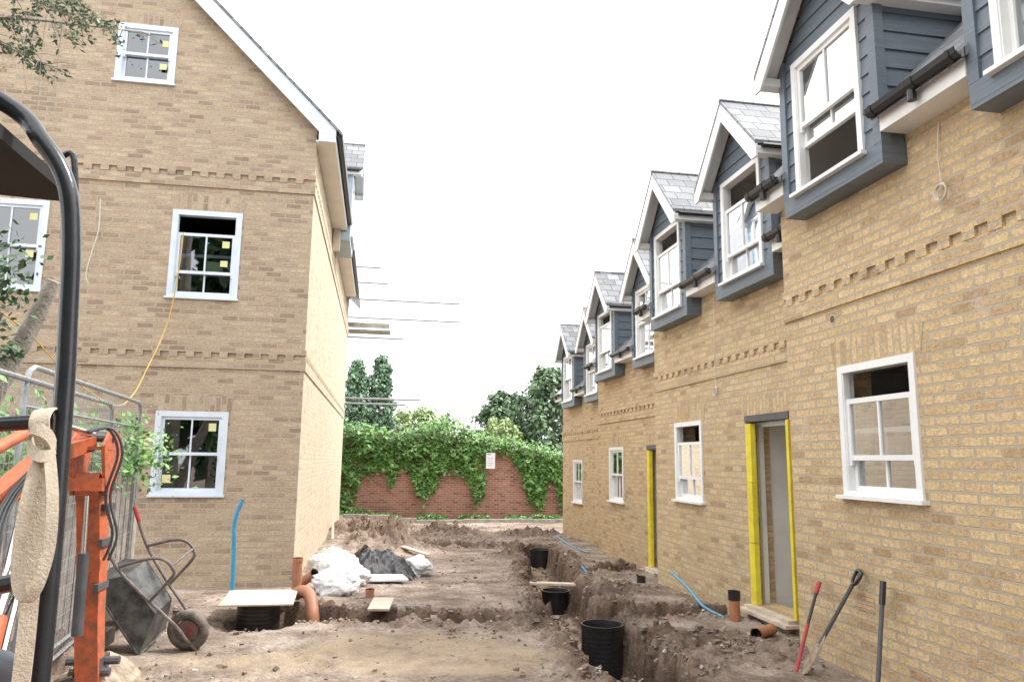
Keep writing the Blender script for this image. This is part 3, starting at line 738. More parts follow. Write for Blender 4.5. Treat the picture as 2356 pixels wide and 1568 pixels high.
# ---------------------------------------------------------------- trees
def tree(name, loc, h, rx, prof, nleaf, ls, m, label, seed, clump=40, cr=(.2, .36)):
    random.seed(seed); np.random.seed(seed)
    T = thing(name, loc, label, 'tree')
    t = MB(); x, y, z_ = loc
    t.tube([(x, y, z_-.3), (x+.1, y, z_+h*.3), (x-.05, y, z_+h*.6), (x, y, z_+h*.9)], [rx*.09+.1, rx*.07+.08, rx*.04+.05, .03], M_bark, 8)
    for i in range(9):
        a = random.random()*6.28; zz = h*random.uniform(.25, .7); rr = prof(zz/h)*rx*.7
        t.tube([(x, y, z_+zz), (x+math.cos(a)*rr*.5, y+math.sin(a)*rr*.5, z_+zz+rr*.35), (x+math.cos(a)*rr, y+math.sin(a)*rr, z_+zz+rr*.8)], [.09, .06, .02], M_bark, 6)
    t.make('trunk', T, smooth=True)
    cl = []
    for i in range(clump):
        f = .12+.86*(i+random.random())/clump; a = i*2.4+random.random(); rr = prof(f)*rx*random.uniform(.35, 1.0)
        cl.append((x+math.cos(a)*rr, y+math.sin(a)*rr, z_+h*f, rx*random.uniform(*cr)*(.6+.4*prof(f))))
    cl = np.array(cl); idx = np.random.randint(0, clump, nleaf)
    dv = np.random.normal(0, 1, (nleaf, 3)); dv /= np.linalg.norm(dv, axis=1)[:, None]
    rr = cl[idx, 3]*np.random.random(nleaf)**.4
    C = cl[idx, :3]+dv*rr[:, None]*np.array([1, 1, .85])
    c = MB(); leaves(c, C, dv+np.array([0, 0, .5]), ls, m, .4, 1.0); c.make('crown', T)
pop = lambda f: min(1, .5+f*1.2) if f < .62 else max(.12, 1.0-((f-.62)/.42)**1.8)
rnd = lambda f: max(.1, math.sin(min(1, max(0, (f-.05)/.98))*math.pi))**.55
tree('poplar_tree', (-1.6, 55, -.3), 9.2, 1.0, pop, 9000, .13, M_pop, 'tall columnar dark green poplar behind the wall', 3, 200, (.25, .42))
tree('poplar_tree', (.1, 56, -.3), 9.7, 1.1, pop, 9500, .13, M_pop, 'tall columnar dark green poplar behind the wall', 4, 200, (.25, .42))
tree('round_tree', (7.7, 46, -.3), 6.2, 2.1, rnd, 8000, .13, M_leafd, 'rounded green tree beyond the garden wall', 5, 110, (.2, .34))
tree('round_tree', (10.0, 43, -.3), 7.4, 2.6, rnd, 13000, .13, M_leafd, 'large dense dark green tree beyond the wall', 6, 190, (.17, .3))
tree('willow_tree', (3.2, 60, -.3), 5.9, 3.2, rnd, 8000, .15, M_leafl, 'pale green spreading tree beyond the wall', 8, 110, (.2, .3))
tree('willow_tree', (6.6, 41, -.3), 4.3, 1.5, rnd, 5000, .10, M_leafl, 'small pale green tree beyond the wall', 9, 70, (.22, .36))
tree('round_tree', (13.5, 45, -.3), 7.2, 2.6, rnd, 6000, .15, M_leafd, 'large dense dark green tree beyond the wall', 12, 80)
for i, (tx, ty, th_) in enumerate(((-10, -6, 10), (-5.5, -8, 11), (-1, -9, 10), (4.0, -10, 11), (9, -9, 10))):
    tree('garden_tree', (tx, ty, 0), th_, 2.8, rnd, 3000, .42, M_leafd, 'large leafy tree standing at the site entrance', 30+i, 60, (.25, .42))
random.seed(21); np.random.seed(21)
T = thing('pruned_tree', (-3.95, 7.2, 0), 'leaning grey pruned trunk with holly leaves beside the fence', 'tree')
t = MB(); t.tube(spline([(-3.95, 7.2, -.1), (-3.65, 7.15, 1.2), (-3.28, 7.1, 2.2), (-3.0, 7.05, 2.85), (-2.84, 7.0, 3.25)], 4), [.115-.0035*i for i in range(17)], M_bark, 10)
t.tube([(-3.2, 7.1, 2.4), (-3.3, 6.7, 3.0), (-3.05, 6.3, 3.5)], [.04, .03, .012], M_bark, 6)
t.tube([(-3.4, 7.1, 2.0), (-3.1, 6.5, 2.5), (-2.8, 6.1, 2.8)], [.03, .02, .01], M_bark, 6)
t.make('trunk', T, smooth=True)
C = []; Nn = []
for cx_, cy_, cz_, r_, n_ in ((-2.98, 6.2, 3.2, .27, 260), (-2.98, 6.1, 2.8, .24, 240), (-3.3, 6.7, 3.1, .4, 300), (-2.8, 6.2, 2.5, .13, 80), (-2.9, 6.2, 3.0, .2, 90)):
    for i in range(n_):
        dv = np.random.normal(0, .5, 3); C.append((cx_+dv[0]*r_, cy_+dv[1]*r_, cz_+dv[2]*r_)); Nn.append((0, -.4, .8))
c = MB(); leaves(c, np.array(C), np.array(Nn), .032, M_holly, .8, .9); c.make('crown', T)
T = thing('conifer_tree', (-4.4, 5.0, 0), 'conifer with drooping needle branches overhanging the site', 'tree')
t = MB(); t.tube([(-4.4, 5, -.1), (-4.4, 5, 3), (-4.35, 5, 7)], [.22, .18, .08], M_bark, 10)
C = []; Nn = []
br = [((-4.4, 5, 4.4), (-3.2, 5.0, 4.85), (-2.55, 5.0, 4.82), (-2.05, 5.0, 4.70)), ((-4.4, 5, 4.2), (-3.1, 5.2, 4.55), (-2.6, 5.2, 4.66), (-1.85, 5.2, 4.66)),
      ((-4.4, 5, 4.6), (-3.0, 4.8, 5.0), (-2.4, 4.8, 4.98), (-2.0, 4.8, 4.88)), ((-4.4, 5, 4.0), (-3.0, 5.1, 4.50), (-2.65, 5.1, 4.46), (-2.28, 5.1, 4.30)),
      ((-4.4, 5, 5.0), (-3.0, 5.0, 5.15), (-2.4, 5.0, 5.1), (-1.95, 5.0, 5.02)), ((-4.4, 5, 4.3), (-3.2, 4.9, 4.6), (-2.6, 4.9, 4.72), (-2.0, 4.9, 4.52))]
for bi, bp in enumerate(br):
    pts = spline(bp, 8); t.tube(pts, [.026-.001*i for i in range(len(pts))], M_bark, 6)
    for i, p in enumerate(pts[8:]):
        for k_ in range(3):
            d_ = V((random.uniform(-.2, .8), random.uniform(-.5, .5), random.uniform(-.55, .3))).normalized()
            L = random.uniform(.08, .26)
            e = p+d_*L+V((0, 0, -.03)); t.tube([p, (p+e)/2+V((0, 0, .02)), e], [.0035, .0025, .0012], M_bark, 4, False)
            if random.random() < .8:
                for q_ in range(18):
                    f = random.random(); pp = p.lerp(e, .2+.8*f)
                    C.append((pp.x+random.gauss(0, .018), pp.y+random.gauss(0, .018), pp.z+random.gauss(0, .012))); Nn.append((0, 0, 1))
for k_ in range(3):
    p = V((-2.35+.1*k_, 5.0, 4.60)); pts = spline([p, p+V((.0, 0, -.35)), p+V((.06-.04*k_, 0, -.6-.15*k_))], 6); t.tube(pts, .002, M_bark, 4, False)
t.make('trunk', T); c = MB(); leaves(c, np.array(C), np.array(Nn), .019, M_leafc, 1.0, .6); c.make('crown', T)

# ---------------------------------------------------------------- fences
def mesh_panel(p0, p1, zt, h, label):
    p0, p1 = V(p0), V(p1); d_ = (p1-p0); L = d_.length; d_.normalize()
    F = thing('fence_panel', (p0.x, p0.y, zt-h), label, 'fence', 'temporary galvanised mesh fence panels')
    Q = lambda u, z_: V((p0.x+d_.x*u, p0.y+d_.y*u, z_))
    t = MB(); r_ = .12
    pts = [Q(0, zt-h-.05), Q(0, zt-r_), Q(.035, zt-.035), Q(r_, zt), Q(L-r_, zt), Q(L-.035, zt-.035), Q(L, zt-r_), Q(L, zt-h-.05)]
    t.tube(pts, .018, M_galv, 8); t.tube([Q(0, zt-h+.1), Q(L, zt-h+.1)], .014, M_galv, 6); t.tube([Q(0, zt-.25), Q(L, zt-.25)], .010, M_galv, 6)
    t.make('frame', F, smooth=True)
    t = MB(); u = .07
    while u < L-.03: t.tube([Q(u, zt-h+.1), Q(u, zt-.01)], .0019, M_galv, 4, False); u += .075
    z_ = zt-h+.3
    while z_ < zt-.05: t.tube([Q(0, z_), Q(L, z_)], .0019, M_galv, 4, False); z_ += .2
    t.make('wire_mesh', F)
    t = MB(); t.box((p1.x-.12, p1.y-.3, zt-h-.1), (p1.x+.1, p1.y+.3, zt-h+.03), M_conc); t.make('foot_block', F)
mesh_panel((-2.0, 3.95, 0), (-2.36, 7.3, 0), 2.2, 2.0, 'galvanised mesh fence panel standing beside the digger')
mesh_panel((-2.12, 5.0, 0), (-2.43, 8.35, 0), 2.29, 2.0, 'galvanised mesh fence panel beside the brick building')
F = thing('timber_fence', (-2.8, 6.8, 0), 'weathered vertical board fence behind mesh panels', 'fence')
t = MB(); y = 3.6
while y < 9.4:
    h_ = 1.78+random.uniform(-.04, .04); xx = -2.95+(y-3.6)*.045
    t.box((xx+random.uniform(-.01, .01), y, -.1), (xx+.022, y+.135, h_), M_wood2); y += .142
t.make('boards', F)
for z_ in (.4, 1.4):
    t = MB(); t.prism([(-3.0, 3.6, z_), (-2.95, 3.6, z_), (-2.69, 9.4, z_), (-2.74, 9.4, z_)], (0, 0, .08), M_wood2); t.make('rail', F)
mb = MB(); C = []; Nn = []
for i in range(2400):
    y = random.uniform(4.2, 9.5); f = noise.noise(V((y*1.7, 0, 0)))
    C.append((-2.9+(y-3.6)*.045+random.gauss(.12, .14), y, 1.76+random.gauss(0, .18)+.3*f)); Nn.append((.5, -.4, .8))
for i in range(150):
    tt = random.random(); C.append((-2.40+random.gauss(0, .05), 8.0+random.gauss(0, .18), 2.12-tt*.6+random.gauss(0, .03))); Nn.append((0, -1, .3))
leaves(mb, np.array(C), np.array(Nn), .034, M_ivy); mb.make('climbing_plant', label='leafy climber growing over the site fence', category='plant')

# ---------------------------------------------------------------- excavator
E = thing('mini_excavator', (-1.6, 2.6, .05), 'orange mini excavator with black roll frame and folded boom', 'digger')
t = MB()
roll = spline([(-1.45, 2.0, 2.86), (-1.08, 2.2, 2.73), (-.962, 2.2, 2.62), (-.888, 2.2, 2.50), (-.86, 2.2, 2.34), (-.845, 2.2, 2.1), (-.836, 2.2, 1.9), (-.825, 2.2, 1.4), (-.82, 2.2, .6)], 6)
t.tube(roll, .025, M_blackm, 14)
t.tube([(-1.45, 2.0, 2.86), (-1.8, 2.2, 2.84), (-1.8, 2.2, .6)], .025, M_blackm, 12)
t.make('roll_frame', E, smooth=True)
t = MB(); t.prism([(-1.9, 2.05, 2.66), (-1.07, 2.05, 2.62), (-1.02, 2.62, 2.58), (-1.9, 2.62, 2.62)], (0, 0, .04), M_canopy)
t.tube(spline([(-1.10, 2.5, 2.60), (-1.06, 2.55, 2.70), (-1.02, 2.55, 2.72), (-1.0, 2.55, 2.60)], 5), .010, M_blackm, 8)
t.make('canopy', E)
t = MB(); t.tube([(-1.8, 2.18, 1.82), (-1.0, 2.18, 1.825), (-.84, 2.2, 1.84)], .02, M_blackm, 10); t.make('grab_rail', E, smooth=True)
for xx in (-2.05, -1.1):
    t = MB(); pts = [(y_, z_) for y_, z_ in [(1.3, .1), (1.2, .25), (1.3, .42), (3.0, .42), (3.1, .25), (3.0, .1)]]
    t.prism([(xx-.12, a, b_) for a, b_ in pts], (.24, 0, 0), M_rubber)
    for i in range(12): t.box((xx-.125, 1.32+i*.14, .415), (xx+.125, 1.38+i*.14, .445), M_rubber)
    t.make('track', E)
t = MB(); t.prism([(-2.1, 1.2, .4), (-.95, 1.2, .4), (-.95, 2.4, .4), (-1.2, 2.9, .4), (-1.95, 2.9, .4), (-2.1, 2.4, .4)], (0, 0, .52), M_orange)
t.box((-1.95, 1.2, .92), (-1.1, 1.6, 1.35), M_orange); t.make('body', E)
t = MB(); t.box((-1.75, 1.6, .91), (-1.25, 2.05, 1.05), M_black); t.box((-1.75, 1.5, 1.04), (-1.25, 1.62, 1.45), M_black); t.make('seat', E)
t = MB(); t.tube(spline([(-1.05, 2.22, .9), (-1.02, 2.22, 1.12), (-.98, 2.22, 1.21), (-.9, 2.22, 1.19), (-.87, 2.22, 1.08), (-.87, 2.22, .9)], 5), [.045]*26, simple('grey_console', (.10, .11, .13), .4), 10)
t.make('console', E, smooth=True)
t = MB(); t.tube([(-1.1, 2.4, .9), (-1.08, 2.42, 1.38), (-.98, 2.42, 1.40)], .012, M_black, 8); t.tube([(-1.03, 2.42, 1.385), (-.94, 2.42, 1.405)], .025, M_black, 8); t.make('control_lever', E, smooth=True)
def beam(t, pts, wx, hs, m):
    n = len(pts); vs = []
    for i, p in enumerate(pts):
        p = V(p); tt = (V(pts[min(i+1, n-1)])-V(pts[max(i-1, 0)])).normalized()
        sd = V((1, 0, 0)); up = sd.cross(tt).normalized()*hs[i]
        vs += [p-sd*wx/2-up, p+sd*wx/2-up, p+sd*wx/2+up, p-sd*wx/2+up]
    fs = []
    for i in range(n-1):
        for k_ in range(4): fs.append((i*4+k_, i*4+(k_+1) % 4, (i+1)*4+(k_+1) % 4, (i+1)*4+k_))
    fs += [(3, 2, 1, 0), tuple((n-1)*4+k_ for k_ in range(4))]
    t.add(vs, fs, m)
t = MB()
beam(t, [(-1.62, 2.95, .5), (-1.70, 3.3, .95), (-1.82, 3.9, 1.44), (-1.77, 4.5, 1.74), (-1.66, 4.78, 1.82)], .09, [.06, .065, .055, .045, .04], M_orange)
t.box((-1.70, 2.8, .35), (-1.48, 3.1, .65), M_orange)
t.make('boom', E)
t = MB(); beam(t, [(-1.63, 4.72, 1.62), (-1.63, 4.84, 1.52), (-1.62, 4.90, 1.2), (-1.61, 4.93, .8), (-1.60, 5.0, .42)], .125, [.04, .075, .07, .06, .05], M_orange)
for xx in (-1.725, -1.55): t.prism([(xx, 4.66, 1.80), (xx, 4.76, 1.90), (xx, 4.92, 1.88), (xx, 4.98, 1.74), (xx, 4.90, 1.54), (xx, 4.76, 1.52)], (.018, 0, 0), M_orange)
t.box((-1.74, 4.68, 1.55), (-1.53, 4.74, 1.62), M_orange); t.box((-1.74, 4.72, 1.78), (-1.53, 4.88, 1.80), M_orange)
for p in ((-1.635, 4.80, 1.85), (-1.63, 4.86, 1.57), (-1.60, 4.98, .5)): t.tube([(p[0]-.11, p[1], p[2]), (p[0]+.11, p[1], p[2])], .024, M_steel, 10)
for z_ in (1.45, 1.25, 1.0): t.box((-1.565, 4.80, z_-.02), (-1.540, 4.98, z_+.02), M_steel)
t.make('dipper_arm', E)
def one(name, fn, sm=True):
    t = MB(); fn(t); t.make(name, E, smooth=sm)
def ram(a, bq, c, mm, r0=.04, r1=.018):
    def f(t): t.tube([a, bq], r0, mm, 10); t.tube([bq, c], r1, M_chrome, 10)
    one('hydraulic_ram', f)
ram((-1.45, 3.0, .7), (-1.50, 3.6, 1.22), (-1.62, 4.1, 1.50), M_blackm)
ram((-1.82, 3.75, 1.68), (-1.74, 4.4, 1.93), (-1.64, 4.78, 1.87), M_orange, .03)
ram((-1.42, 3.1, .6), (-1.43, 3.2, .75), (-1.60, 3.85, 1.42), M_steel, .02, .016)
ram((-1.35, 3.1, .6), (-1.36, 3.2, .8), (-1.52, 3.85, 1.48), M_steel, .02, .013)
ram((-1.62, 4.78, .75), (-1.62, 4.76, 1.2), (-1.63, 4.76, 1.52), M_steel, .03, .016)
ram((-1.30, 2.9, .7), (-1.36, 3.2, 1.15), (-1.44, 3.6, 1.52), M_orange, .032, .015)
for o in (0, .025):
    one('hose', lambda t: t.tube(spline([(-1.62+o, 4.6, 1.88), (-1.52+o, 4.65, 1.90), (-1.47+o, 4.7, 1.76), (-1.53+o, 4.75, 1.52), (-1.49+o, 4.8, 1.3), (-1.54+o, 4.85, 1.15)], 6), .008, M_steel, 8))
for o in (0, .04, .08):
    one('hose', lambda t: t.tube(spline([(-1.50, 3.0+o, .6), (-1.48, 3.3+o, 1.05), (-1.70, 3.9+o, 1.50), (-1.68, 4.4+o, 1.80)], 6), .010, M_black, 8))
for o in (0, .035):
    one('hose', lambda t: t.tube(spline([(-1.22+o, 2.9, .8), (-1.22+o, 3.05, 1.2), (-1.30+o, 3.3, 1.45), (-1.45+o, 3.6, 1.42), (-1.55+o, 3.9, 1.5)], 6), .011, M_steel, 8))
t = MB()
prof = [(-1.78, .47), (-1.66, .50), (-1.54, .45), (-1.45, .36), (-1.39, .24), (-1.335, .08)]
for (a, b_), (c_, d_) in zip(prof[:-1], prof[1:]):
    vv1 = V((-(d_-b_), 0, (c_-a))).normalized()*-.012
    t.prism([(a, 4.95, b_), (a, 5.50, b_), (c_, 5.50, d_), (c_, 4.95, d_)], vv1, M_rust)
t.prism([(p[0]-.012, 5.49, p[1]-.014) for p in prof]+[(-1.5, 5.49, .02), (-1.80, 5.49, .2)], (0, .012, 0), M_rust)
t.prism([(p[0]-.012, 4.96, p[1]-.014) for p in prof[:4]]+[(-1.60, 4.96, .30), (-1.80, 4.96, .36)], (0, .012, 0), M_steel)
t.box((-1.68, 4.95, .40), (-1.54, 5.12, .58), M_steel); t.tube([(-1.75, 5.04, .55), (-1.46, 5.04, .55)], .024, M_steel, 8)
for i in range(4): t.box((-1.345, 4.97+i*.14, .02), (-1.325, 5.03+i*.14, .10), M_rust)
t.make('bucket', E)
s = thing('lifting_sling', (-.86, 2.14, 1.0), 'beige webbing sling knotted over the excavator grab rail', 'strap')
t = MB(); dx = .036
pk = lambda L_: [(p[0]+dx, p[1], p[2]) for p in L_]
t.ribbon(spline(pk([(-.905, 2.21, 1.79), (-.90, 2.215, 1.845), (-.90, 2.17, 1.868), (-.90, 2.135, 1.84), (-.89, 2.13, 1.79), (-.87, 2.12, 1.75)]), 5), .048, (1, 0, .15), M_strap)
t.ribbon(spline(pk([(-.915, 2.13, 1.80), (-.895, 2.105, 1.815), (-.865, 2.105, 1.80), (-.855, 2.12, 1.765), (-.865, 2.10, 1.745), (-.90, 2.11, 1.76), (-.915, 2.13, 1.80)]), 5), .032, (.15, .3, 1), M_strap, .005)
t.ribbon(spline(pk([(-.875, 2.11, 1.76), (-.886, 2.10, 1.70), (-.894, 2.09, 1.60), (-.896, 2.09, 1.50), (-.888, 2.09, 1.43), (-.868, 2.09, 1.395), (-.845, 2.09, 1.43), (-.832, 2.10, 1.52), (-.836, 2.10, 1.64), (-.86, 2.11, 1.76)]), 8), .028,
         lambda f: (1, .9-.7*math.sin(f*3.14), .1*math.cos(f*6)), M_strap)
t.ribbon(spline(pk([(-.872, 2.13, 1.77), (-.878, 2.135, 1.6), (-.876, 2.135, 1.4), (-.870, 2.12, 1.25), (-.866, 2.10, 1.02)]), 6), .040, lambda f: (1, .3+.2*math.sin(f*5), 0), M_strap)
t.make('webbing', s, smooth=True)

# ---------------------------------------------------------------- wheelbarrow
o = V((-1.60, 7.42, G(-1.60, 7.42)+.175)); a = V((-.56, -.10, .81)).normalized(); wv = V((.35, 1, 0)); wv = (wv-a*wv.dot(a)).normalized(); u = a.cross(wv).normalized()
if u.x > 0: u = -u
K = lambda p, q_, r_: o+a*p+wv*q_+u*r_
WB = thing('wheelbarrow', (o.x, o.y, o.z-.18), 'upturned black wheelbarrow leaning against the mesh fence', 'wheelbarrow')
t = MB()
t.tube([K(math.cos(q_)*.145, 0, math.sin(q_)*.145) for q_ in [2*math.pi*i/28 for i in range(29)]], .042, M_rubber, 10, False); to = t.make('wheel', WB, smooth=True)
t = MB(); t.tube([K(0, -.02, 0), K(0, .02, 0)], .10, M_hub, 20); t.tube([K(0, -.03, 0), K(0, .03, 0)], .035, M_red, 14); t.tube([K(0, -.08, 0), K(0, .08, 0)], .02, M_steel, 8); t.make('hub', to)
M_fr = simple('brown_tube', (.20, .17, .15), .5, c2=(.11, .09, .08), scale=14)
t = MB()
for sg in (-1, 1):
    t.tube(spline([K(-.2, sg*.02, .03), K(-.05, sg*.10, .0), K(.12, sg*.13, -.01), K(.5, sg*.2, .03), K(.82, sg*.26, .04), K(1.10, sg*.29, -.02)], 5), .015, M_fr, 8)
    t.tube(spline([K(.42, sg*.19, .02), K(.5, sg*.2, -.28), K(.56, sg*.21, -.33), K(.66, sg*.22, -.32), K(.74, sg*.23, -.22), K(.82, sg*.25, .03)], 5), .014, M_fr, 8)
t.tube([K(.58, -.21, -.33), K(.58, .21, -.33)], .012, M_fr, 8)
t.make('frame', WB, smooth=True)
for sg in (-1, 1):
    t = MB(); t.tube([K(1.05, sg*.287, -.01), K(1.19, sg*.3, -.045)], .02, M_red, 8); t.make('grip', WB, smooth=True)
t = MB()
bt = [K(.30, -.16, .06), K(.30, .16, .06), K(.72, .18, .06), K(.72, -.18, .06)]; tpp = [K(.08, -.25, .33), K(.08, .25, .33), K(.83, .28, .30), K(.83, -.28, .30)]
bi_ = [p+u*.015 for p in bt]; ti = [K(.10, -.24, .335), K(.10, .24, .335), K(.81, .27, .305), K(.81, -.27, .305)]
vs = bt+tpp+bi_+ti; fs = [(0, 1, 2, 3), (8, 11, 10, 9)]
for i in range(4):
    j = (i+1) % 4; fs += [(i, 4+i, 4+j, j), (8+i, 8+j, 12+j, 12+i), (4+i, 12+i, 12+j, 4+j)]
t.add(vs, fs, M_dirtyblack); t.tube([*tpp, tpp[0]], .012, M_dirtyblack, 6); t.make('tray', WB)

# ---------------------------------------------------------------- drainage chambers, pipes
def chamber(x, y, zt, r_, h_, label, rib=.03):
    t = MB(); n = 32; vs = []; prof = [(r_*(.985-rib), 0)]; z_ = 0
    while z_ < h_-.08:
        prof += [(r_*(.985-rib), z_+.0), (r_*.985, z_+.008), (r_*.985, z_+.026), (r_*(.985-rib), z_+.034)]; z_ += .045
    prof += [(r_, h_-.05), (r_*1.02, h_), (r_*.95, h_), (r_*.9, h_-.05), (r_*.88, 0.02), (0.001, .02)]
    for pr, pz in prof:
        for k_ in range(n): vs.append((x+pr*math.cos(2*math.pi*k_/n), y+pr*math.sin(2*math.pi*k_/n), zt-h_+pz))
    fs = [(i*n+k_, i*n+(k_+1) % n, (i+1)*n+(k_+1) % n, (i+1)*n+k_) for i in range(len(prof)-1) for k_ in range(n)]
    t.add(vs, fs, M_black); return t.make('drain_chamber', label=label, category='drain', group='black drainage chambers', smooth=True)
chamber(2.40, 7.95, .07, .22, .98, 'tall finely ribbed black plastic drain chamber in trench', .006)
chamber(2.80, 11.75, -.22, .215, .55, 'black plastic drain chamber under a plank', .008)
chamber(3.83, 17.6, -.28, .24, .6, 'distant black plastic drain chamber in trench', .008)
chamber(-1.25, 9.25, .14, .24, .5, 'black drain chamber covered by a plywood sheet', .008)
def slab_obj(name, c, sx, sy, th, rz_, m, label, cat, tilt=(0, 0)):
    t = MB(); R = Matrix.Rotation(rz_, 3, 'Z') @ Matrix.Rotation(tilt[0], 3, 'X') @ Matrix.Rotation(tilt[1], 3, 'Y')
    P4 = [V(c)+R @ V(p) for p in ((-sx/2, -sy/2, 0), (sx/2, -sy/2, 0), (sx/2, sy/2, 0), (-sx/2, sy/2, 0))]
    t.prism(P4, R @ V((0, 0, th)), m); ob_ = t.make(name, label=label, category=cat)
    bv = ob_.modifiers.new('bevel', 'BEVEL'); bv.width = .003; return ob_
slab_obj('plywood_sheet', (-1.25, 9.30, .155), .78, .88, .02, .04, M_wood, 'pale plywood sheet covering the black drain chamber', 'plywood', (.01, .01))
slab_obj('plank', (3.05, 11.35, -.10), 1.45, .16, .035, -.12, M_wood, 'timber plank laid across the trench by the chamber', 'plank', (0, .03))
slab_obj('wood_offcut', (.12, 9.38, G(.12, 9.45)+.05), .25, .46, .03, -.15, M_wood, 'flat timber offcut lying on the earth', 'plank', (.1, 0))
slab_obj('wood_offcut', (.85, 16.0, G(.85, 16.0)+.06), .12, .9, .03, .6, M_wood, 'timber offcut resting on soil heap', 'plank', (.1, 0))
slab_obj('plank', (-.93, 18.2, G(-.93, 18.2)+.1), .06, 1.0, .03, .1, M_wood, 'timber plank leaning against the brick side wall', 'plank', (.95, 0))
slab_obj('board', (.15, 11.7, G(.15, 11.7)+.05), .7, .4, .03, .2, M_white, 'white board lying beside rubble bags', 'board', (.05, .03))
def pipe(name, pts, r_, m, label, cap=None, group=None, capm=None):
    t = MB(); t.tube(pts, r_, m, 14, False); pts = [V(p) for p in pts]
    t.tube(pts[::-1], r_*.9, M_black, 14, False)
    if cap: d_ = (pts[-1]-pts[-2]).normalized(); t.tube([pts[-1]-d_*cap, pts[-1]+d_*.005], r_*1.12, capm or m, 14, False)
    return t.make(name, label=label, category='pipe', group=group, smooth=True)
pipe('drain_pipe', [(-.93, 10.1, -.1), (-.93, 10.1, .5)], .06, M_terra, 'terracotta plastic pipe standing by the building corner', .04)
pipe('drain_pipe', spline([(-.90, 9.75, .12), (-.82, 9.7, .16), (-.72, 9.6, .12), (-.67, 9.45, -.06), (-.65, 9.4, -.25)], 5), .075, M_terra, 'terracotta plastic pipe elbow in the side trench', .04)
pipe('drain_pipe', [(-.85, 11.0, .16), (-.55, 10.75, .15)], .06, M_terra, 'short terracotta pipe lying beside rubble bags', .04)
pipe('drain_pipe', [(-.95, 10.8, .08), (-.75, 10.6, .24)], .06, M_terra, 'short terracotta pipe lying beside rubble bags', .04)
pipe('drain_pipe', [(-.02, 10.3, G(-.02, 10.3)-.02), (-.02, 10.3, G(-.02, 10.3)+.1)], .055, M_terra, 'short terracotta pipe collar standing on earth', .03)
pipe('drain_pipe', [(4.05, 11.35, -.5), (4.05, 11.35, .02)], .06, M_terra, 'capped terracotta pipe standing beside the terrace wall', .14, capm=M_black)
pipe('drain_pipe', [(3.92, 8.0, -.2), (3.92, 8.0, .36)], .06, M_terra, 'capped terracotta pipe standing beside the terrace wall', .09, capm=M_black)
pipe('drain_pipe', [(4.0, 7.35, .10), (3.72, 7.15, .10)], .055, M_terra, 'short terracotta pipe end poking from soil', .03)
pipe('drain_pipe', [(4.55, 15.8, -.5), (4.55, 15.8, -.22)], .05, M_terra, 'short terracotta pipe standing near the far houses', .03)
pipe('water_pipe', spline([(-1.82, 10.85, -.1), (-1.83, 10.82, .5), (-1.84, 10.8, .9), (-1.76, 10.8, 1.18)], 5), .028, M_blue, 'blue water pipe rising beside the brick facade')
pipe('water_pipe', spline([(3.35, 12.2, .06), (3.42, 11.9, -.06), (3.6, 11.6, -.09), (3.95, 11.35, -.10)], 6), .018, M_blue, 'curved blue water pipe beside the terrace')
pipe('water_pipe', spline([(4.15, 10.4, .22), (4.08, 9.6, .12), (4.0, 9.0, .02), (3.95, 8.3, .02), (4.0, 7.95, .02)], 6), .018, M_blue, 'curved blue water pipe beside the terrace')
pipe('water_pipe', spline([(4.25, 17.8, .0), (4.35, 17.0, -.12), (4.55, 16.1, -.2)], 6), .018, M_blue, 'curved blue water pipe near the far houses')

# ---------------------------------------------------------------- bags and sheet
def blob(name, c, sc_, seed, m, label, cat, amp=.3):
    bm = bmesh.new(); bmesh.ops.create_icosphere(bm, subdivisions=5, radius=1)
    for v in bm.verts:
        p = v.co.copy(); o_ = V((seed*3.1, seed, 0))
        n_ = noise.noise(p*1.3+o_)*.5+abs(noise.noise(p*3+o_))*.35+abs(noise.noise(p*7+o_))*.14
        v.co = p*(1-amp*.5+amp*n_*2)
        v.co.z = max(v.co.z, -.45)
        v.co = V((v.co.x*sc_[0], v.co.y*sc_[1], v.co.z*sc_[2]))
    for f in bm.faces: f.smooth = True
    me_ = bpy.data.meshes.new(name); bm.to_mesh(me_); bm.free(); me_.materials.append(m)
    ob_ = bpy.data.objects.new(name, me_); col.objects.link(ob_); ob_.location = (c[0], c[1], c[2]+.42*sc_[2]); props(ob_, label, cat, 'white rubble bags'); return ob_
for c_, s_, sd_ in (((-.45, 10.65), (.33, .28, .24), 1), ((-.62, 11.75), (.34, .36, .34), 2), ((-.32, 11.3), (.30, .32, .24), 5), ((.72, 12.9), (.26, .4, .20), 7)):
    blob('rubble_bag', (c_[0], c_[1], G(*c_)), s_, sd_, M_bag, 'full white plastic rubble bag slumped on the earth', 'bag')
t = MB(); n_ = 40; vs = []
for i in range(n_):
    for j in range(n_):
        x = -.40+1.05*i/(n_-1); y = 12.0+1.3*j/(n_-1); p = V((x*2.5, y*2.5, 0))
        e = min(i, j, n_-1-i, n_-1-j)/8
        z_ = G(x, y)+.03+min(1, e)*(.26+.24*noise.noise(p)+.16*abs(noise.noise(p*2.5)))*(1.35-i/n_)+.04*noise.noise(p*6)
        vs.append((x+.08*noise.noise(p+V((9, 0, 0))), y, z_))
t.add(vs, [(i*n_+j, (i+1)*n_+j, (i+1)*n_+j+1, i*n_+j+1) for i in range(n_-1) for j in range(n_-1)], M_tarp)
t.make('plastic_sheet', label='crumpled black plastic sheet heaped by the rubble bags', category='sheet', smooth=True)

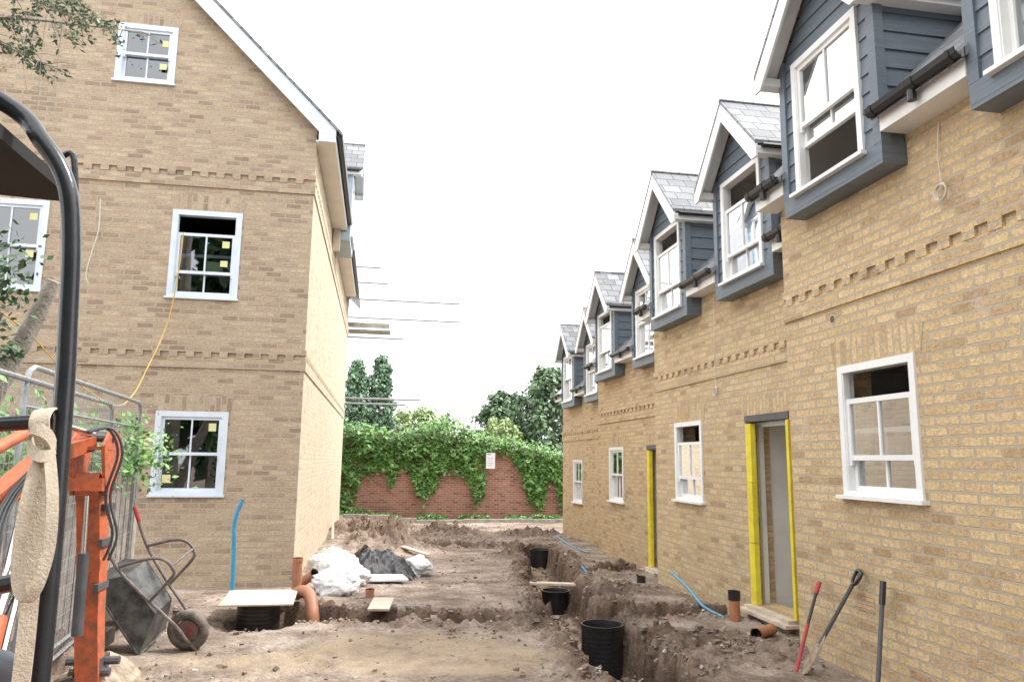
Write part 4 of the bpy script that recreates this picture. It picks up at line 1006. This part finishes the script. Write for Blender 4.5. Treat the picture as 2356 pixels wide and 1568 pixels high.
# ---------------------------------------------------------------- hand tools
T = thing('spade', (3.6, 5.8, .05), 'garden spade with black D handle leaning on brick wall', 'spade', 'hand tools leaning on the wall')
d0, d1 = V((3.58, 5.82, .32)), V((3.80, 5.67, .80)); dr = (d1-d0).normalized(); sd = V((.3, .9, 0)); sd = (sd-dr*sd.dot(dr)).normalized()
t = MB(); t.tube([d0, d1], .017, M_steel, 10); t.make('shaft', T)
t = MB(); e = d1; t.tube(spline([e, e+dr*.03+sd*.055, e+dr*.11+sd*.06, e+dr*.115-sd*.06, e+dr*.03-sd*.055, e], 4), .014, M_black, 8); t.make('handle', T, smooth=True)
t = MB(); nn = dr.cross(sd)
t.prism([d0+sd*.03+dr*.08, d0+sd*.09, d0+sd*.085-dr*.24, d0-dr*.29, d0-sd*.085-dr*.24, d0-sd*.09, d0-sd*.03+dr*.08], nn*.006, M_rust); t.make('blade', T)
T = thing('shovel', (3.42, 5.9, .05), 'red handled shovel shaft leaning against brick wall', 'tool', 'hand tools leaning on the wall')
t = MB(); t.tube([(3.40, 5.92, .03), (3.60, 6.02, .43)], .015, M_red, 10); t.tube([(3.60, 6.02, .43), (3.73, 6.09, .66)], .014, M_black, 10); t.make('shaft', T)
t = MB(); t.tube([(3.73, 6.09, .66), (3.78, 6.11, .75)], .020, M_red, 10); t.make('grip', T)
T = thing('digging_bar', (3.58, 5.12, .05), 'black digging bar leaning against brick wall', 'tool', 'hand tools leaning on the wall')
t = MB(); t.tube([(3.56, 5.12, .02), (3.76, 5.26, .74)], .017, M_steel, 10); t.make('shaft', T)
t = MB(); t.tube([(3.755, 5.258, .72), (3.80, 5.29, .88)], .024, M_black, 10); t.make('grip', T)

# ---------------------------------------------------------------- cables
t = MB(); t.tube(spline([(-2.85, 11.02, 4.9), (-2.86, 11.0, 4.4), (-2.92, 10.9, 3.6), (-3.05, 10.6, 2.9), (-3.12, 10.3, 2.5), (-3.2, 9.9, 2.36), (-3.45, 9.2, 2.62), (-3.55, 8.4, 2.95), (-3.45, 7.4, 3.05)], 8), .008, M_rope, 6)
t.make('yellow_cord', label='yellow cord hanging from window to the trees', category='cord')
t = MB(); t.tube(spline([(-4.0, 11.06, 5.35), (-3.98, 11.05, 4.9), (-4.03, 11.05, 4.6), (-4.08, 11.04, 4.25), (-4.04, 11.04, 4.1)], 6), .007, M_cable, 6)
t.make('cable', label='loose white cable hanging on the brick facade', category='cable')
def coil(X, y, z0, z1, lab, th):
    t = MB(); t.tube(spline([(X-.01, y, z0), (X-.03, y+.01, (z0+z1)/2), (X-.03, y, z1)], 6), th, M_cable, 6)
    for k_ in range(3): t.tube([(X-.03-.008*k_, y+.045*math.cos(q_)*(1+.15*k_), z1-.07+.07*math.sin(q_)*(1-.1*k_)) for q_ in [2*math.pi*i/16 for i in range(17)]], .004, M_cable, 6, False)
    t.make('cable', label=lab, category='cable')
coil(3.88, 4.45, 4.18, 3.72, 'coiled white cable hanging on yellow brick wall', .004); coil(4.28, 9.0, 3.90, 2.72, 'coiled white cable hanging on yellow brick wall', .003)
t = MB(); t.tube([(3.90, 5.86, 3.0), (3.876, 5.86, 3.0)], .046, simple('mortar_ring', (.55, .47, .36), .9), 9); t.tube([(3.90, 5.86, 3.0), (3.874, 5.86, 3.0)], .034, M_mortarh, 9)
t.make('wall_vent', label='small round pipe hole in brick wall', category='vent')
t = MB(); t.box((3.874, 5.52, .60), (3.879, 5.74, .74), M_brick)
for i in range(4): t.box((3.872, 5.53, .615+i*.032), (3.874, 5.73, .622+i*.032), M_brickbit)
t.make('air_brick', label='air brick set low in the wall', category='vent')

# ---------------------------------------------------------------- light, world, camera
az, el = math.radians(86), math.radians(53)
sd = V((math.cos(el)*math.sin(az), math.cos(el)*math.cos(az), math.sin(el)))
L = bpy.data.lights.new('sun', 'SUN'); L.energy = 5.0; L.angle = math.radians(8); L.color = (1, .97, .92)
lo = bpy.data.objects.new('sun', L); col.objects.link(lo); lo.rotation_euler = (-sd).to_track_quat('-Z', 'Y').to_euler(); lo.location = (0, 0, 30)
wd = bpy.data.worlds.new('World'); scene.world = wd; wd.use_nodes = True; nt = wd.node_tree
bgd = nt.nodes['Background']
sk = N(nt, 'ShaderNodeTexSky', sky_type='NISHITA'); sk.sun_disc = False; sk.sun_elevation = el; sk.sun_rotation = az; sk.dust_density = 4
tc = N(nt, 'ShaderNodeTexCoord')
cn = noisetex(nt, 2.5, 4, .55, tc.outputs['Generated'])
cl = ramp(nt, [(0.3, (.86, .87, .88)), (0.7, (.99, .99, .99))], cn).outputs[0]
sc_ = N(nt, 'ShaderNodeVectorMath', operation='SCALE'); nt.links.new(cl, sc_.inputs[0]); sc_.inputs['Scale'].default_value = 22.0
mx = mixc(nt, sk.outputs[0], sc_.outputs[0], .9)
nt.links.new(mx, bgd.inputs[0]); bgd.inputs[1].default_value = .15
cam = bpy.data.cameras.new('camera'); co = bpy.data.objects.new('camera', cam); col.objects.link(co); scene.camera = co
cam.sensor_width = 36; cam.lens = 26.36; cam.clip_end = 2000; cam.clip_start = .05
yaw, pt, rl = math.radians(10.0), math.radians(9.03), .012
R = V((math.cos(yaw), -math.sin(yaw), 0)); F = V((math.sin(yaw)*math.cos(pt), math.cos(yaw)*math.cos(pt), math.sin(pt))); U = R.cross(F)
R2 = R*math.cos(rl)+U*math.sin(rl); U2 = U*math.cos(rl)-R*math.sin(rl)
M = Matrix((R2, U2, -F)).transposed().to_4x4(); M.translation = V((0, 0, 1.75)); co.matrix_world = M
scene.view_settings.view_transform = 'Standard'; scene.view_settings.look = 'None'; scene.view_settings.exposure = 0
